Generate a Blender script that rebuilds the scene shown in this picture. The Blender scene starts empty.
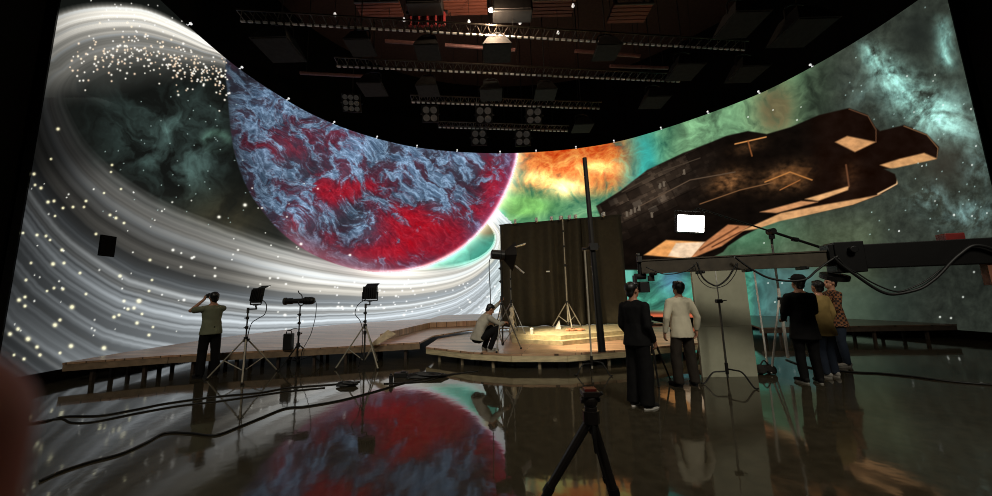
import bpy, bmesh, math, random
import numpy as np
from math import pi, sin, cos, radians, hypot, atan2
from mathutils import Vector, Matrix, noise as mnoise

SC = bpy.context.scene
COL = SC.collection
random.seed(4)

# ---------------------------------------------------------------- camera (ultra wide phone camera, tilted up a little)
EYE = Vector((0, 0, 1.55)); FPX = 340.0; PITCH = radians(8.0); ROLL = radians(-1.5)
F_ = Vector((0, cos(PITCH), sin(PITCH)))
R0 = Vector((1, 0, 0)); U0 = Vector((0, -sin(PITCH), cos(PITCH)))
R_ = R0*cos(ROLL)+U0*sin(ROLL); U_ = U0*cos(ROLL)-R0*sin(ROLL)
def ray(x, y): return F_+R_*((x-496)/FPX)+U_*((248-y)/FPX)
def on(x, y, z=0.0):                    # surveyed point of the photograph on a level at height z
    d = ray(x, y); return EYE+d*((z-EYE.z)/d.z)
def at(x, y, Y):                        # surveyed point at depth Y
    d = ray(x, y); return EYE+d*(Y/d.y)
cd = bpy.data.cameras.new('camera'); cam = bpy.data.objects.new('camera', cd); COL.objects.link(cam)
cd.sensor_width = 36; cd.lens = FPX/992*36; cd.clip_start = .004; cd.clip_end = 200
M = Matrix.Identity(4)
for i in range(3): M[i][0], M[i][1], M[i][2], M[i][3] = R_[i], U_[i], -F_[i], EYE[i]
cam.matrix_world = M
cd.dof.use_dof = True; cd.dof.focus_distance = 8.0; cd.dof.aperture_fstop = 4.6
SC.camera = cam; SC.cycles.filter_width = 1.0
SC.view_settings.view_transform = 'Standard'; SC.view_settings.look = 'None'
SC.view_settings.gamma = 1; SC.view_settings.use_curve_mapping = False; SC.view_settings.exposure = 0
w = bpy.data.worlds.new('world'); SC.world = w; w.use_nodes = True
w.node_tree.nodes['Background'].inputs[0].default_value = (.002, .002, .002, 1)
w.node_tree.nodes['Background'].inputs[1].default_value = 1

# ---------------------------------------------------------------- materials
def lin(c): return tuple(((v/255/12.92) if v/255 <= .04045 else ((v/255+.055)/1.055)**2.4) for v in c)
MATS = {}
def mat(name, col, rough=.6, metal=0., var=.25, scale=8., bump=0., emit=None, stretch=None, spec=.5):
    if name in MATS: return MATS[name]
    m = bpy.data.materials.new(name); m.use_nodes = True; nt = m.node_tree; N = nt.nodes; L = nt.links
    b = N['Principled BSDF']; c = lin(col)
    tc = N.new('ShaderNodeTexCoord'); mp = N.new('ShaderNodeMapping'); L.new(tc.outputs['Object'], mp.inputs[0])
    if stretch: mp.inputs['Scale'].default_value = stretch
    no = N.new('ShaderNodeTexNoise'); no.inputs['Scale'].default_value = scale; no.inputs['Detail'].default_value = 5
    L.new(mp.outputs[0], no.inputs['Vector'])
    rp = N.new('ShaderNodeValToRGB'); L.new(no.outputs[0], rp.inputs[0])
    rp.color_ramp.elements[0].position = .3; rp.color_ramp.elements[1].position = .7
    rp.color_ramp.elements[0].color = tuple(v*(1-var) for v in c)+(1,); rp.color_ramp.elements[1].color = tuple(min(1, v*(1+var)) for v in c)+(1,)
    L.new(rp.outputs[0], b.inputs['Base Color'])
    b.inputs['Roughness'].default_value = rough; b.inputs['Metallic'].default_value = metal
    b.inputs['Specular IOR Level'].default_value = spec
    if bump:
        bp = N.new('ShaderNodeBump'); bp.inputs['Strength'].default_value = bump; bp.inputs['Distance'].default_value = .02
        L.new(no.outputs[0], bp.inputs['Height']); L.new(bp.outputs[0], b.inputs['Normal'])
    if emit:
        b.inputs['Emission Color'].default_value = tuple(emit[0])+(1,); b.inputs['Emission Strength'].default_value = emit[1]
    MATS[name] = m; return m
BLK = mat('black metal', (30, 29, 28), .45, .3)
BLKP = mat('black plastic', (26, 25, 25), .5)
CLOTHB = mat('black drape', (9, 9, 9), .95, spec=.1)
STEEL = mat('chromed steel', (168, 164, 156), .3, .9)
DSTEEL = mat('dull steel', (96, 94, 90), .4, .8)
ALU = mat('aluminium', (190, 186, 180), .35, .85)
WHITEP = mat('white painted metal', (214, 212, 204), .5)
RUBBER = mat('rubber cable', (14, 14, 14), .55)
SKIN = mat('skin', (176, 128, 102), .55, var=.08)
HAIR = mat('black hair', (16, 14, 13), .45, stretch=(1, 1, 6), scale=30)
LENS = mat('lamp lens', (150, 146, 138), .25)
DGREY = mat('dark grey housing', (52, 50, 48), .5)
def wood_mat(name, col, plank=.2, ang=0.):
    m = bpy.data.materials.new(name); m.use_nodes = True; nt = m.node_tree; N = nt.nodes; L = nt.links
    b = N['Principled BSDF']; tc = N.new('ShaderNodeTexCoord'); mp = N.new('ShaderNodeMapping'); L.new(tc.outputs['Object'], mp.inputs[0])
    mp.inputs['Rotation'].default_value = (0, 0, ang)
    br = N.new('ShaderNodeTexBrick'); br.inputs['Scale'].default_value = 1; br.inputs['Brick Width'].default_value = 2.2; br.inputs['Row Height'].default_value = plank
    br.inputs['Mortar Size'].default_value = .006; br.inputs['Mortar Smooth'].default_value = .1
    c = lin(col)
    br.inputs['Color1'].default_value = tuple(v*.75 for v in c)+(1,); br.inputs['Color2'].default_value = tuple(v*1.25 for v in c)+(1,); br.inputs['Mortar'].default_value = tuple(v*.2 for v in c)+(1,)
    L.new(mp.outputs[0], br.inputs['Vector'])
    m2 = N.new('ShaderNodeMapping'); m2.inputs['Scale'].default_value = (1.2, 14, 1); L.new(mp.outputs[0], m2.inputs[0])
    no = N.new('ShaderNodeTexNoise'); no.inputs['Scale'].default_value = 1.5; no.inputs['Detail'].default_value = 8; L.new(m2.outputs[0], no.inputs['Vector'])
    mx = N.new('ShaderNodeMix'); mx.data_type = 'RGBA'; mx.blend_type = 'OVERLAY'; mx.inputs[0].default_value = .7
    L.new(br.outputs[0], mx.inputs[6]); L.new(no.outputs[0], mx.inputs[7]); L.new(mx.outputs[2], b.inputs['Base Color'])
    b.inputs['Roughness'].default_value = .3
    return m

# ---------------------------------------------------------------- mesh helpers
def wmat(o):
    m = Matrix.LocRotScale(o.location, o.rotation_euler, None)
    return wmat(o.parent) @ m if o.parent else m
def settle(o, me, parent):               # meshes are modelled where they stand; give them their thing's origin
    if parent:
        me.transform(wmat(parent).inverted()); o.parent = parent
    else:
        n = len(me.vertices); co = np.empty(n*3, np.float32); me.vertices.foreach_get('co', co); co = co.reshape(-1, 3)
        c = (co.min(0)+co.max(0))/2; c[2] = co[:, 2].min()
        me.transform(Matrix.Translation(-Vector([float(v) for v in c]))); o.location = [float(v) for v in c]
class MB:
    def __init__(s): s.bm = bmesh.new()
    def box(s, c, size, rot=None):
        r = bmesh.ops.create_cube(s.bm, size=1)
        mtx = Matrix.Translation(Vector(c)) @ (rot.to_4x4() if rot else Matrix.Identity(4)) @ Matrix.Diagonal((*size, 1))
        bmesh.ops.transform(s.bm, matrix=mtx, verts=r['verts']); return s
    def tube(s, p0, p1, r0, r1=None, seg=10):
        p0, p1 = Vector(p0), Vector(p1); r1 = r0 if r1 is None else r1; d = p1-p0
        if d.length < 1e-6: return s
        r = bmesh.ops.create_cone(s.bm, cap_ends=True, segments=seg, radius1=r0, radius2=max(r1, 1e-4), depth=d.length)
        q = d.to_track_quat('Z', 'Y').to_matrix().to_4x4()
        bmesh.ops.transform(s.bm, matrix=Matrix.Translation((p0+p1)/2) @ q, verts=r['verts']); return s
    def ball(s, c, r, scale=(1, 1, 1), rot=None, u=16, v=10):
        q = bmesh.ops.create_uvsphere(s.bm, u_segments=u, v_segments=v, radius=r)
        mtx = Matrix.Translation(Vector(c)) @ (rot.to_4x4() if rot else Matrix.Identity(4)) @ Matrix.Diagonal((*scale, 1))
        bmesh.ops.transform(s.bm, matrix=mtx, verts=q['verts']); return s
    def limb(s, pts, seg=14):                    # rounded tapering chain: [(p, r), ...]
        for (p, r), (q, t) in zip(pts, pts[1:]):
            s.tube(p, q, r, t, seg)
        for p, r in pts: s.ball(p, r)
        return s
    def path(s, pts, r, seg=8, smooth=6):        # cable through points
        P = [Vector(p) for p in pts]; out = []
        n = len(P)
        for i in range(n-1):
            a, b, c, d = P[max(i-1, 0)], P[i], P[i+1], P[min(i+2, n-1)]
            for k in range(smooth):
                t = k/smooth
                out.append(.5*((2*b)+(c-a)*t+(2*a-5*b+4*c-d)*t*t+(3*b-a-3*c+d)*t**3))
        out.append(P[-1]); rings = []
        for i, p in enumerate(out):
            t = (out[min(i+1, len(out)-1)]-out[max(i-1, 0)]).normalized()
            up = Vector((0, 0, 1)) if abs(t.z) < .9 else Vector((1, 0, 0))
            x = t.cross(up).normalized(); y = x.cross(t)
            rings.append([s.bm.verts.new(p+x*r*cos(2*pi*k/seg)+y*r*sin(2*pi*k/seg)) for k in range(seg)])
        for a, b in zip(rings, rings[1:]):
            for k in range(seg): s.bm.faces.new((a[k], a[(k+1) % seg], b[(k+1) % seg], b[k]))
        s.bm.faces.new(rings[0][::-1]); s.bm.faces.new(rings[-1]); return s
    def prism(s, poly, z0, z1):
        lo = [s.bm.verts.new((p[0], p[1], z0)) for p in poly]; hi = [s.bm.verts.new((p[0], p[1], z1)) for p in poly]; n = len(poly)
        for k in range(n): s.bm.faces.new((lo[k], lo[(k+1) % n], hi[(k+1) % n], hi[k]))
        s.bm.faces.new(lo[::-1]); s.bm.faces.new(hi); return s
    def hull(s, pts):                            # convex solid from points
        vs = [s.bm.verts.new(p) for p in pts]; r = bmesh.ops.convex_hull(s.bm, input=vs)
        return s
    def loft(s, secs, seg=24):                   # elliptical sections [(centre, rx, ry, xaxis, yaxis)]
        rings = []
        for c, rx, ry, ax, ay in secs:
            c, ax, ay = Vector(c), Vector(ax), Vector(ay)
            rings.append([s.bm.verts.new(c+ax*rx*cos(2*pi*k/seg)+ay*ry*sin(2*pi*k/seg)) for k in range(seg)])
        for a, b in zip(rings, rings[1:]):
            for k in range(seg): s.bm.faces.new((a[k], a[(k+1) % seg], b[(k+1) % seg], b[k]))
        s.bm.faces.new(rings[0][::-1]); s.bm.faces.new(rings[-1]); return s
    def lathe(s, prof, c=(0, 0, 0), seg=20, rot=None):
        rings = []
        for r, z in prof:
            rings.append([s.bm.verts.new((max(r, 1e-4)*cos(2*pi*k/seg), max(r, 1e-4)*sin(2*pi*k/seg), z)) for k in range(seg)])
        vs = [v for g in rings for v in g]
        for a, b in zip(rings, rings[1:]):
            for k in range(seg): s.bm.faces.new((a[k], a[(k+1) % seg], b[(k+1) % seg], b[k]))
        s.bm.faces.new(rings[0][::-1]); s.bm.faces.new(rings[-1])
        bmesh.ops.transform(s.bm, matrix=Matrix.Translation(Vector(c)) @ (rot.to_4x4() if rot else Matrix.Identity(4)), verts=vs); return s
    def build(s, name, m, parent=None, smooth=False, bevel=0.):
        bm = s.bm
        bmesh.ops.recalc_face_normals(bm, faces=bm.faces[:])
        me = bpy.data.meshes.new(name); bm.to_mesh(me); bm.free()
        o = bpy.data.objects.new(name, me); COL.objects.link(o); me.materials.append(m)
        if smooth: me.shade_smooth()
        elif len(me.polygons) > 40: me.shade_auto_smooth(angle=radians(35)) if hasattr(me, 'shade_auto_smooth') else None
        if bevel:
            b = o.modifiers.new('bevel', 'BEVEL'); b.width = bevel; b.segments = 2; b.limit_method = 'ANGLE'
        settle(o, me, parent)
        return o
    def organic(s, name, m, parent=None, voxel=.01, smooth=3, fold=0., fscale=9., seed=0):   # fuse everything into one continuous skin
        bm = s.bm
        me = bpy.data.meshes.new('raw'); bm.to_mesh(me); bm.free()
        t = bpy.data.objects.new('raw', me); COL.objects.link(t)
        r = t.modifiers.new('r', 'REMESH'); r.mode = 'VOXEL'; r.voxel_size = voxel
        if smooth: k = t.modifiers.new('s', 'SMOOTH'); k.iterations = smooth; k.factor = .5
        dg = bpy.context.evaluated_depsgraph_get()
        nm = bpy.data.meshes.new_from_object(t.evaluated_get(dg)); nm.name = name
        bpy.data.objects.remove(t); bpy.data.meshes.remove(me)
        if fold:
            nm.update()
            for v in nm.vertices:
                p = v.co
                v.co = p+v.normal*fold*(mnoise.noise(Vector((p.x*fscale, p.y*fscale, p.z*fscale*.55+seed)))+.5*mnoise.noise(Vector((p.x*fscale*2.2, p.y*fscale*2.2, p.z*fscale*1.1+seed))))
        nm.materials.clear(); nm.materials.append(m); nm.shade_smooth()
        o = bpy.data.objects.new(name, nm); COL.objects.link(o)
        settle(o, nm, parent)
        return o

def tag(o, label=None, cat=None, group=None, kind=None):
    if label: o['label'] = label
    if cat: o['category'] = cat
    if group: o['group'] = group
    if kind: o['kind'] = kind
    return o
def empty(name, loc, label, cat, group=None, rz=0.):
    o = bpy.data.objects.new(name, None); COL.objects.link(o); o.location = loc; o.rotation_euler = (0, 0, rz); o.empty_display_size = .1
    return tag(o, label, cat, group)
def thing(name, loc, label, cat, group=None): return empty(name, loc, label, cat, group)
def copy_tree(o, parent=None):
    c = o.copy(); COL.objects.link(c)
    if parent: c.parent = parent
    for ch in list(o.children): copy_tree(ch, c)
    return c
import numpy as np

# ---------------------------------------------------------------- the film picture shown on the LED screen
def _tab(seed):
    r = np.random.RandomState(seed)
    a = r.rand(256, 256) * 2 * np.pi
    return np.cos(a), np.sin(a)

def pnoise(x, y, seed):
    gx, gy = _tab(seed)
    xi = np.floor(x).astype(int); yi = np.floor(y).astype(int)
    fx = x - xi; fy = y - yi
    u = fx*fx*fx*(fx*(fx*6-15)+10); v = fy*fy*fy*(fy*(fy*6-15)+10)
    def g(i, j):
        a = (xi+i) & 255; b = (yi+j) & 255
        return gx[a, b]*(fx-i) + gy[a, b]*(fy-j)
    n0 = g(0, 0)*(1-u) + g(1, 0)*u
    n1 = g(0, 1)*(1-u) + g(1, 1)*u
    return (n0*(1-v) + n1*v)*1.45

def fbm(x, y, seed, octv=5, gain=.5, ridged=False):
    s = 0; a = 1; t = 0
    for k in range(octv):
        n = pnoise(x*2**k + 17.3*k, y*2**k + 9.1*k, seed+k)
        if ridged: n = 1 - 2*np.abs(n)
        s = s + a*n; t += a; a *= gain
    return s/t

def sstep(a, b, x):
    t = np.clip((x-a)/(b-a), 0, 1)
    return t*t*(3-2*t)

def spline(pts, n=12, closed=True):
    p = np.array(pts, float); N = len(p); out = []
    for i in range(N if closed else N-1):
        if closed: a, b, c, d = (p[(i+k) % N] for k in (-1, 0, 1, 2))
        else: a, b, c, d = (p[min(max(i+k, 0), N-1)] for k in (-1, 0, 1, 2))
        for t in np.arange(n)/n:
            out.append(.5*((2*b) + (c-a)*t + (2*a-5*b+4*c-d)*t*t + (3*b-a-3*c+d)*t**3))
    if not closed: out.append(p[-1])
    return np.array(out)

def inside(x, y, poly):
    p = np.asarray(poly, float); r = np.zeros(x.shape, bool)
    x2, y2 = np.roll(p[:, 0], -1), np.roll(p[:, 1], -1)
    for (ax, ay), bx, by in zip(p, x2, y2):
        if ay == by: continue
        c = ((ay > y) != (by > y)) & (x < (bx-ax)*(y-ay)/(by-ay)+ax)
        r ^= c
    return r

def edge_dist(x, y, poly, closed=True):
    p = np.asarray(poly, float); q = np.roll(p, -1, 0)
    if not closed: p, q = p[:-1], q[:-1]
    best = np.full(x.shape, 1e9); idx = np.zeros(x.shape)
    for i, ((ax, ay), (bx, by)) in enumerate(zip(p, q)):
        dx, dy = bx-ax, by-ay; L = dx*dx+dy*dy
        if L == 0: continue
        t = np.clip(((x-ax)*dx+(y-ay)*dy)/L, 0, 1)
        d = np.hypot(x-ax-t*dx, y-ay-t*dy)
        m = d < best
        best[m] = d[m]; idx[m] = (i+t)[m]
    return best, idx

def poly_mask(x, y, poly, soft=.7):
    d, _ = edge_dist(x, y, poly)
    d = np.where(inside(x, y, poly), d, -d)
    return np.clip(d/soft*.5+.5, 0, 1)

RING = [  # inner edge of the ring: x, y, ring width there
 (62,92,118),(66,112,135),(85,146,158),(120,179,176),(165,206,180),(220,228,164),(280,248,134),(340,263,100),(400,271,76),
 (450,268,60),(480,258,36),(494,243,22),(490,226,14),(455,190,12),(400,150,12),(300,96,10),(228,66,14),(200,60,22),(170,55,34),
 (140,52,44),(112,55,50),(88,63,56),(70,76,60)]
PLANET = [(226,60),(228,100),(232,140),(239,168),(250,193),(264,213),(281,232),(305,250),(333,263),(365,271),(395,272),(424,267),
 (451,255),(474,238),(494,214),(508,188),(515,168),(518,150),(515,110),(500,60),(460,10),(400,-30),(300,-30),(240,20)]
SHIP = [(596,206),(620,191),(647,170),(683,153),(709,143),(726,136),(748,131),(767,134),(791,127),(819,115),(849,108),(868,115),
 (876,128),(880,131),(904,125),(927,134),(939,147),(937,159),(895,168),(884,169),(895,174),(898,184),(880,195),(853,205),(795,218),
 (780,221),(757,229),(743,236),(728,246),(723,252),(711,258),(700,262),(690,270),(622,270),(610,240)]

def mix(a, b, t):
    if np.ndim(t) == a.ndim-1: t = t[..., None]
    return a*(1-t) + np.asarray(b, float)*t

def screen_picture(x, y):
    """sRGB 0..255 colour of the screen's film picture at picture coordinates x, y"""
    x = np.asarray(x, float); y = np.asarray(y, float)
    S = x.shape
    c = np.zeros(S+(3,))
    # ---- deep space on the left
    w1 = fbm(x/60, y/60, 1, 5); w2 = fbm(x/60+5, y/60+9, 7, 5)
    cl = fbm(x/45+w1*1.1, y/45+w2*1.1, 13, 6, .58)
    c[:] = (19, 21, 19)
    base = c
    neb = np.exp(-((x-150)/50)**2-((y-130)/42)**2)*.9 + np.exp(-((x-205)/30)**2-((y-130)/50)**2)*.6 + np.exp(-((x-180)/40)**2-((y-175)/28)**2)*.6
    neb = neb*np.clip(.5+2.6*cl, 0, 1.8)
    c = c + neb[..., None]*np.array((42, 58, 56))
    c = c + (np.exp(-((x-225)/45)**2-((y-215)/25)**2)*(.7+cl))[..., None]*np.array((32, 27, 16))
    d = np.hypot((x-216)/15, (y-142)/11)
    knot = np.exp(-((d-.75)/.4)**2)*np.clip((150-y)/20, .15, 1)*np.clip(.75+1.2*cl, 0, 2)
    c = c + knot[..., None]*np.array((58, 88, 74))
    # ---- nebula right of the planet
    R = sstep(480, 500, x)
    wq = fbm(x/38+3, y/38, 21, 4, .4); wr = fbm(x/38+11, y/38+4, 27, 4, .4)
    q = fbm(x/22+wq*1.5, y/22+wr*1.5, 31, 6, .6)
    q2 = fbm(x/8+wq*1.2, y/8+wr*1.2, 37, 4, .7, True)
    green = np.stack([74+100*q+16*q2, 130+96*q+18*q2, 98+66*q+12*q2], -1)
    teal = np.array((52, 148, 138.))[None]*(1+.5*q[..., None]+.12*q2[..., None])
    n = mix(green, teal, np.clip(np.exp(-((x-634)/26)**2-((y-162)/26)**2)*1.2+sstep(600, 625, x)*(1-sstep(640, 665, x))*.4, 0, 1))
    n = mix(n, np.array((102, 142, 104.))*(1+.85*q[..., None]+.12*q2[..., None]), sstep(650, 690, x))
    tan = np.array((104, 92, 64.))*(1+.4*q[..., None])
    n = mix(n, tan, np.clip(np.exp(-((x-776)/22)**2-((y-108)/30)**2)*1.0*(1+q), 0, .9))
    dk = np.array((52, 64, 50.))*(1+.95*q[..., None])
    n = mix(n, dk, sstep(785, 815, x)*.95)
    # orange cloud
    oy = 188 + (x-565)*-.25
    om = sstep(0, 1, 1.45 - np.hypot((x-574)/74, (y-156)/42) + .9*q)
    om = np.maximum(om, sstep(0, 1, .95-np.hypot((x-535)/34, (y-178)/26)+.8*q))
    om = om*sstep(208, 188, y+q*14)
    om = om*sstep(652, 612, x+q*24)
    orange = np.stack([208+50*q+24*q2, 84+120*q+50*q2, 34+80*q+24*q2], -1)
    n = mix(n, orange, np.clip(om, 0, 1))
    hot = 1.5*np.exp(-((x-566)/17)**2-((y-187)/8.5)**2) + .95*np.exp(-((x-536)/13)**2-((y-177)/7)**2) + .95*np.exp(-((x-596)/22)**2-((y-168)/6)**2) + .28*np.exp(-((x-562)/46)**2-((y-181)/14)**2)
    hot = hot*(1+.7*q+.2*q2)
    n = n + np.clip(hot, 0, 2)[..., None]*np.array((150, 140, 95))
    n = mix(n, np.array((118, 178, 92.))*(1+.5*q[..., None]+.1*q2[..., None]), np.clip(np.exp(-((x-520)/32)**2-((y-206)/11)**2)*1.3, 0, .85))
    # teal patch under the planet's right limb
    # ---- far right sky
    f1 = fbm(x/75+w1, y/75+2, 41, 6, .6); f2 = fbm(x/30+w2*1.4, y/30+w1*1.2, 47, 6, .62)
    f3 = fbm(x/11+w1, y/11+w2, 53, 5, .68)
    fr = np.array((54, 60, 52.))*(1+.42*f1[..., None]+.5*f3[..., None])
    fr = fr + (sstep(195, 240, y)*(1-sstep(860, 900, x)))[..., None]*np.array((22, 26, 14))
    fr = fr + np.exp(-((x-740)/50)**2-((y-230)/30)**2)[..., None]*np.array((6, 42, 30))
    fr = mix(fr, np.array((72, 90, 78.)), sstep(262, 300, y)*(1-sstep(880, 940, x))*.6)
    p0 = np.array((862, 30.)); dirv = np.array((.72, .70))
    al = (x-862)*dirv[0]+(y-38)*dirv[1]; ac = -(x-862)*dirv[1]+(y-38)*dirv[0]
    band = np.exp(-((ac-6+f1*8)/(9+.14*np.clip(al, 0, 200)))**2)*sstep(-8, 22, al)*(1-sstep(95, 175, al))
    band = band*np.clip(.9+1.7*f2+1.0*f3, 0, 1.6)
    strip = np.exp(-((x-943-.12*(y-30))/9)**2)*sstep(10, 26, y)*(1-sstep(58, 78, y))*np.clip(.9+1.7*f2, 0, 1.6)
    cl3 = np.exp(-((x-875)/30)**2-((y-92)/22)**2)*np.clip(.4+1.5*f2, 0, 1.3)*.6 + np.exp(-((x-955)/32)**2-((y-122)/32)**2)*np.clip(.7+1.2*f2, 0, 1.4)*.75
    cl4 = (np.exp(-((x-927)/20)**2-((y-196)/12)**2) + np.exp(-((x-968)/30)**2-((y-215)/16)**2)*.9 + np.exp(-((x-975)/18)**2-((y-165)/20)**2)*.7)*np.clip(.5+2.2*f2+1.0*f3, 0, 1.5)
    fr = fr + np.clip(band+strip, 0, 1.5)[..., None]*np.array((82, 124, 120)) + cl3[..., None]*np.array((84, 112, 110)) + cl4[..., None]*np.array((56, 82, 88))
    fr = mix(fr, np.array((52, 46, 38.)), np.exp(-((x-945)/26)**2-((y-160)/26)**2)*.8)
    fr = mix(fr, np.array((30, 34, 31.)), np.clip(np.exp(-((x-918)/20)**2-((y-35)/24)**2)*.8+sstep(20, -10, y-.3*(x-900))*.2, 0, .9))
    fr = fr*(1-.28*sstep(840, 900, x)*sstep(240, 262, y))[..., None]
    k = np.maximum(sstep(805, 850, x), sstep(188, 212, y)*sstep(690, 705, x))
    n = mix(n, fr, k)
    # low part of the screen between the people
    low = sstep(255, 268, y)*sstep(600, 615, x)*(1-sstep(760, 775, x))
    lowc = np.array((64, 132, 110.))*(1+.9*q[..., None]) + (np.exp(-((x-672)/14)**2-((y-280)/16)**2))[..., None]*np.array((14, -8, 36))
    lowc = mix(lowc, np.array((118, 205, 185.)), sstep(637, 630, x)*.8)
    n = mix(n, lowc, low)
    mid = sstep(262, 272, y)*sstep(745, 760, x)*(1-sstep(800, 830, x))
    n = mix(n, np.array((68, 104, 104.))*(1+.5*q[..., None]), mid*.8)
    n = mix(n, np.array((176, 78, 50.))*(1+.3*np.sin(y*1.1)[..., None]), sstep(309, 314, y)*sstep(640, 650, x)*(1-sstep(700, 720, x))*.9)
    c = mix(c, n, R)
    c = mix(c, np.array((62, 148, 128.))*(1+.5*q[..., None]), sstep(385, 430, x)*(1-sstep(500, 510, x))*sstep(205, 215, y)*(1-sstep(264, 272, y)))
    c = mix(c, np.array((104, 88, 58.)), np.clip(np.exp(-((x-487)/13)**2-((y-229)/8)**2)*1.2, 0, .9))
    # ---- the ring
    ring = spline([(a, b) for a, b, _ in RING], 8)
    wid = np.repeat(np.array([w for _, _, w in RING], float), 8)
    kw = np.interp(np.arange(len(wid)), np.arange(0, len(wid), 8), [w for _, _, w in RING], period=len(wid))
    dist, idx = edge_dist(x, y, ring)
    ins = inside(x, y, ring)
    N = len(ring)
    W = np.interp(idx % N, np.arange(N), kw, period=N)
    s = np.where(ins, -dist, dist)/W
    ss = np.linspace(-.4, 3.2, 4000)
    rr = np.random.RandomState(5)
    def stripes(freq, seed):
        r = np.random.RandomState(seed); v = r.rand(int(3.8*freq)+3)
        return np.interp((ss+.4)*freq, np.arange(len(v)), v)
    prof = .36*stripes(8, 3)+.42*stripes(22, 4)+.36*stripes(50, 6)+.22*stripes(110, 8)
    prof = (prof-prof.min())/(prof.max()-prof.min())
    P = np.interp(s+.006*fbm(x/30, y/30, 61, 3), ss, prof)
    topm = sstep(110, 85, y)                                  # upper arc
    bright = np.interp(x, [0, 60, 120, 200, 280, 360, 430, 520], [66, 112, 168, 216, 236, 244, 250, 250])
    env = np.interp(s, [-.12, -.03, 0, .04, .1, .17, .22, .34, .42, .6, 1.2, 3], [0, .04, .42, .36, .60, .40, .36, .46, .74, .92, 1.0, .95])
    env2 = np.interp(s, [-.3, -.08, 0, .1, .3, .55, .9, 1.2, 3], [0, .1, .62, .8, .88, .9, .94, 1., 1.])
    envx = mix(env[..., None], env2[..., None], sstep(190, 330, x))[..., 0]
    ctr = 1-.35*sstep(300, 430, x); v = bright*envx*(.60+.14*(1-ctr)+.62*ctr*np.clip(P*1.8-.4, 0, 1.15)+.25*(1-ctr))
    # upper arc
    envt = np.interp(s, [-.95, -.4, 0, .12, .3, .42, .52, .62, .72, .8, .96, 1.02, 1.1], [0, .12, .38, .5, .42, .72, .6, .98, .86, 1.1, 1.0, .35, 0])
    vt = 258*envt*(.8+.3*P)*np.interp(x, [40, 75, 110, 260], [.62, .85, 1., 1.08])
    v = v*(1-topm)+vt*topm
    left_fade = sstep(70, 100, y)*(1-sstep(150, 190, y))*sstep(110, 90, x)
    v = v*(1-.45*left_fade)
    hue = fbm(s*9, s*0+2, 71, 3)
    warm = np.array((1.02, 1.0, .95)); cool = np.array((.96, 1.0, 1.025))
    tint = mix(np.broadcast_to(warm, S+(3,)), cool, np.clip(.25+sstep(.25, .6, s)*(1-topm)+hue*1.2-.3*topm, 0, 1))
    alpha = np.clip(np.where(topm > .5, np.clip(vt/150, 0, 1), np.clip((s+.04)/.12, 0, 1)), 0, 1)
    rightcut = 1-sstep(494, 512, x)*sstep(0, .8, s)*(y < 262)
    rightcut = np.where((x > 470) & (y < 262), (s > -.05)*(s < 1.25)*1., rightcut)
    rightcut = np.where(x > 600, 0, rightcut)
    alpha = alpha*rightcut
    c = c*(1-alpha[..., None]*.92) + (v*rightcut)[..., None]*tint
    # ---- the planet
    pd, pi = edge_dist(x, y, spline(PLANET, 6))
    pin = inside(x, y, spline(PLANET, 6))
    pd = np.where(pin, pd, -pd)
    ux, uy = (x-372)/150, (y-112)/160
    # surface currents run from the upper left to the lower right
    du, dv = (ux*.8+uy*.6), (-ux*.6+uy*.8)
    a1 = fbm(ux*3.2, uy*3.2, 81, 5); a2 = fbm(ux*3.2+7, uy*3.2+3, 87, 5)
    sw = fbm(du*5+a1*1.1, dv*9+a2*1.1, 91, 6, .7)
    fil = fbm(du*9+a1*1.8, dv*17+a2*1.8, 97, 5, .72, True) - .35
    fi2 = fbm(du*19+a1*2.5, dv*34+a2*2.5, 103, 4, .7, True) - .35
    rs = np.zeros(S)
    for (rx, ry, ra, rb, g) in ((342, 194, 26, 14, .85), (322, 180, 14, 14, .6), (418, 236, 34, 22, 1.4), (375, 254, 34, 10, .9), (330, 236, 18, 10, .5), (446, 240, 24, 14, 1.0),
                                (494, 180, 16, 30, 1.0), (296, 226, 18, 14, .6), (470, 212, 22, 14, .7), (285, 150, 30, 22, .4), (370, 186, 22, 8, .6), (402, 212, 22, 12, .7)):
        rs += g*np.exp(-((x-rx)/ra)**2-((y-ry)/rb)**2)
    bl = np.zeros(S)
    for (rx, ry, ra, rb, g) in ((435, 168, 40, 32, .8), (250, 130, 22, 60, .4), (300, 105, 40, 25, .45), (345, 165, 14, 14, .3), (270, 180, 18, 30, .45), (330, 205, 30, 9, .35), (300, 205, 24, 14, .4), (345, 240, 22, 10, .3), (380, 140, 40, 20, .35)):
        bl += g*np.exp(-((x-rx)/ra)**2-((y-ry)/rb)**2)
    ground = mix(np.broadcast_to(np.array((58, 56, 70.)), S+(3,))*(1+.7*a2[..., None]), np.array((100, 28, 44.))*(1+.6*fi2[..., None]), np.clip(.2+1.0*a1+.6*rs, 0, .85))
    red = np.stack([150+60*a1+34*fi2, 18+20*fil, 34+20*fil], -1)
    ground = mix(ground, red, np.clip(rs*1.25-.5-.9*sw+.4*fil, 0, 1))
    cover = np.clip((.15 + 1.75*sw + .6*fil + .42*bl - .52*rs)*2.2, 0, 1)
    blue = np.stack([74+50*fil+36*fi2, 96+56*fil+40*fi2, 120+60*fil+44*fi2], -1)*(1+.3*bl[..., None]+.5*a2[..., None])
    p = mix(ground, blue, cover*.92)
    p = p + (np.clip(fi2+.7*fil-.12, 0, 1)*np.clip(.35+cover, 0, 1)*66)[..., None]*np.array((.82, .95, 1.))
    p = p*(1-.30*sstep(290, 228, x))[..., None]
    limb = np.exp(-pd/10)
    p = mix(p, np.array((170, 70, 120.)), np.clip(limb*sstep(430, 500, x)*.7, 0, 1))
    p = mix(p, np.array((150, 40, 66.)), np.clip(np.exp(-pd/14)*sstep(222, 248, y)*(1-sstep(420, 480, x))*.65, 0, 1))
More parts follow.
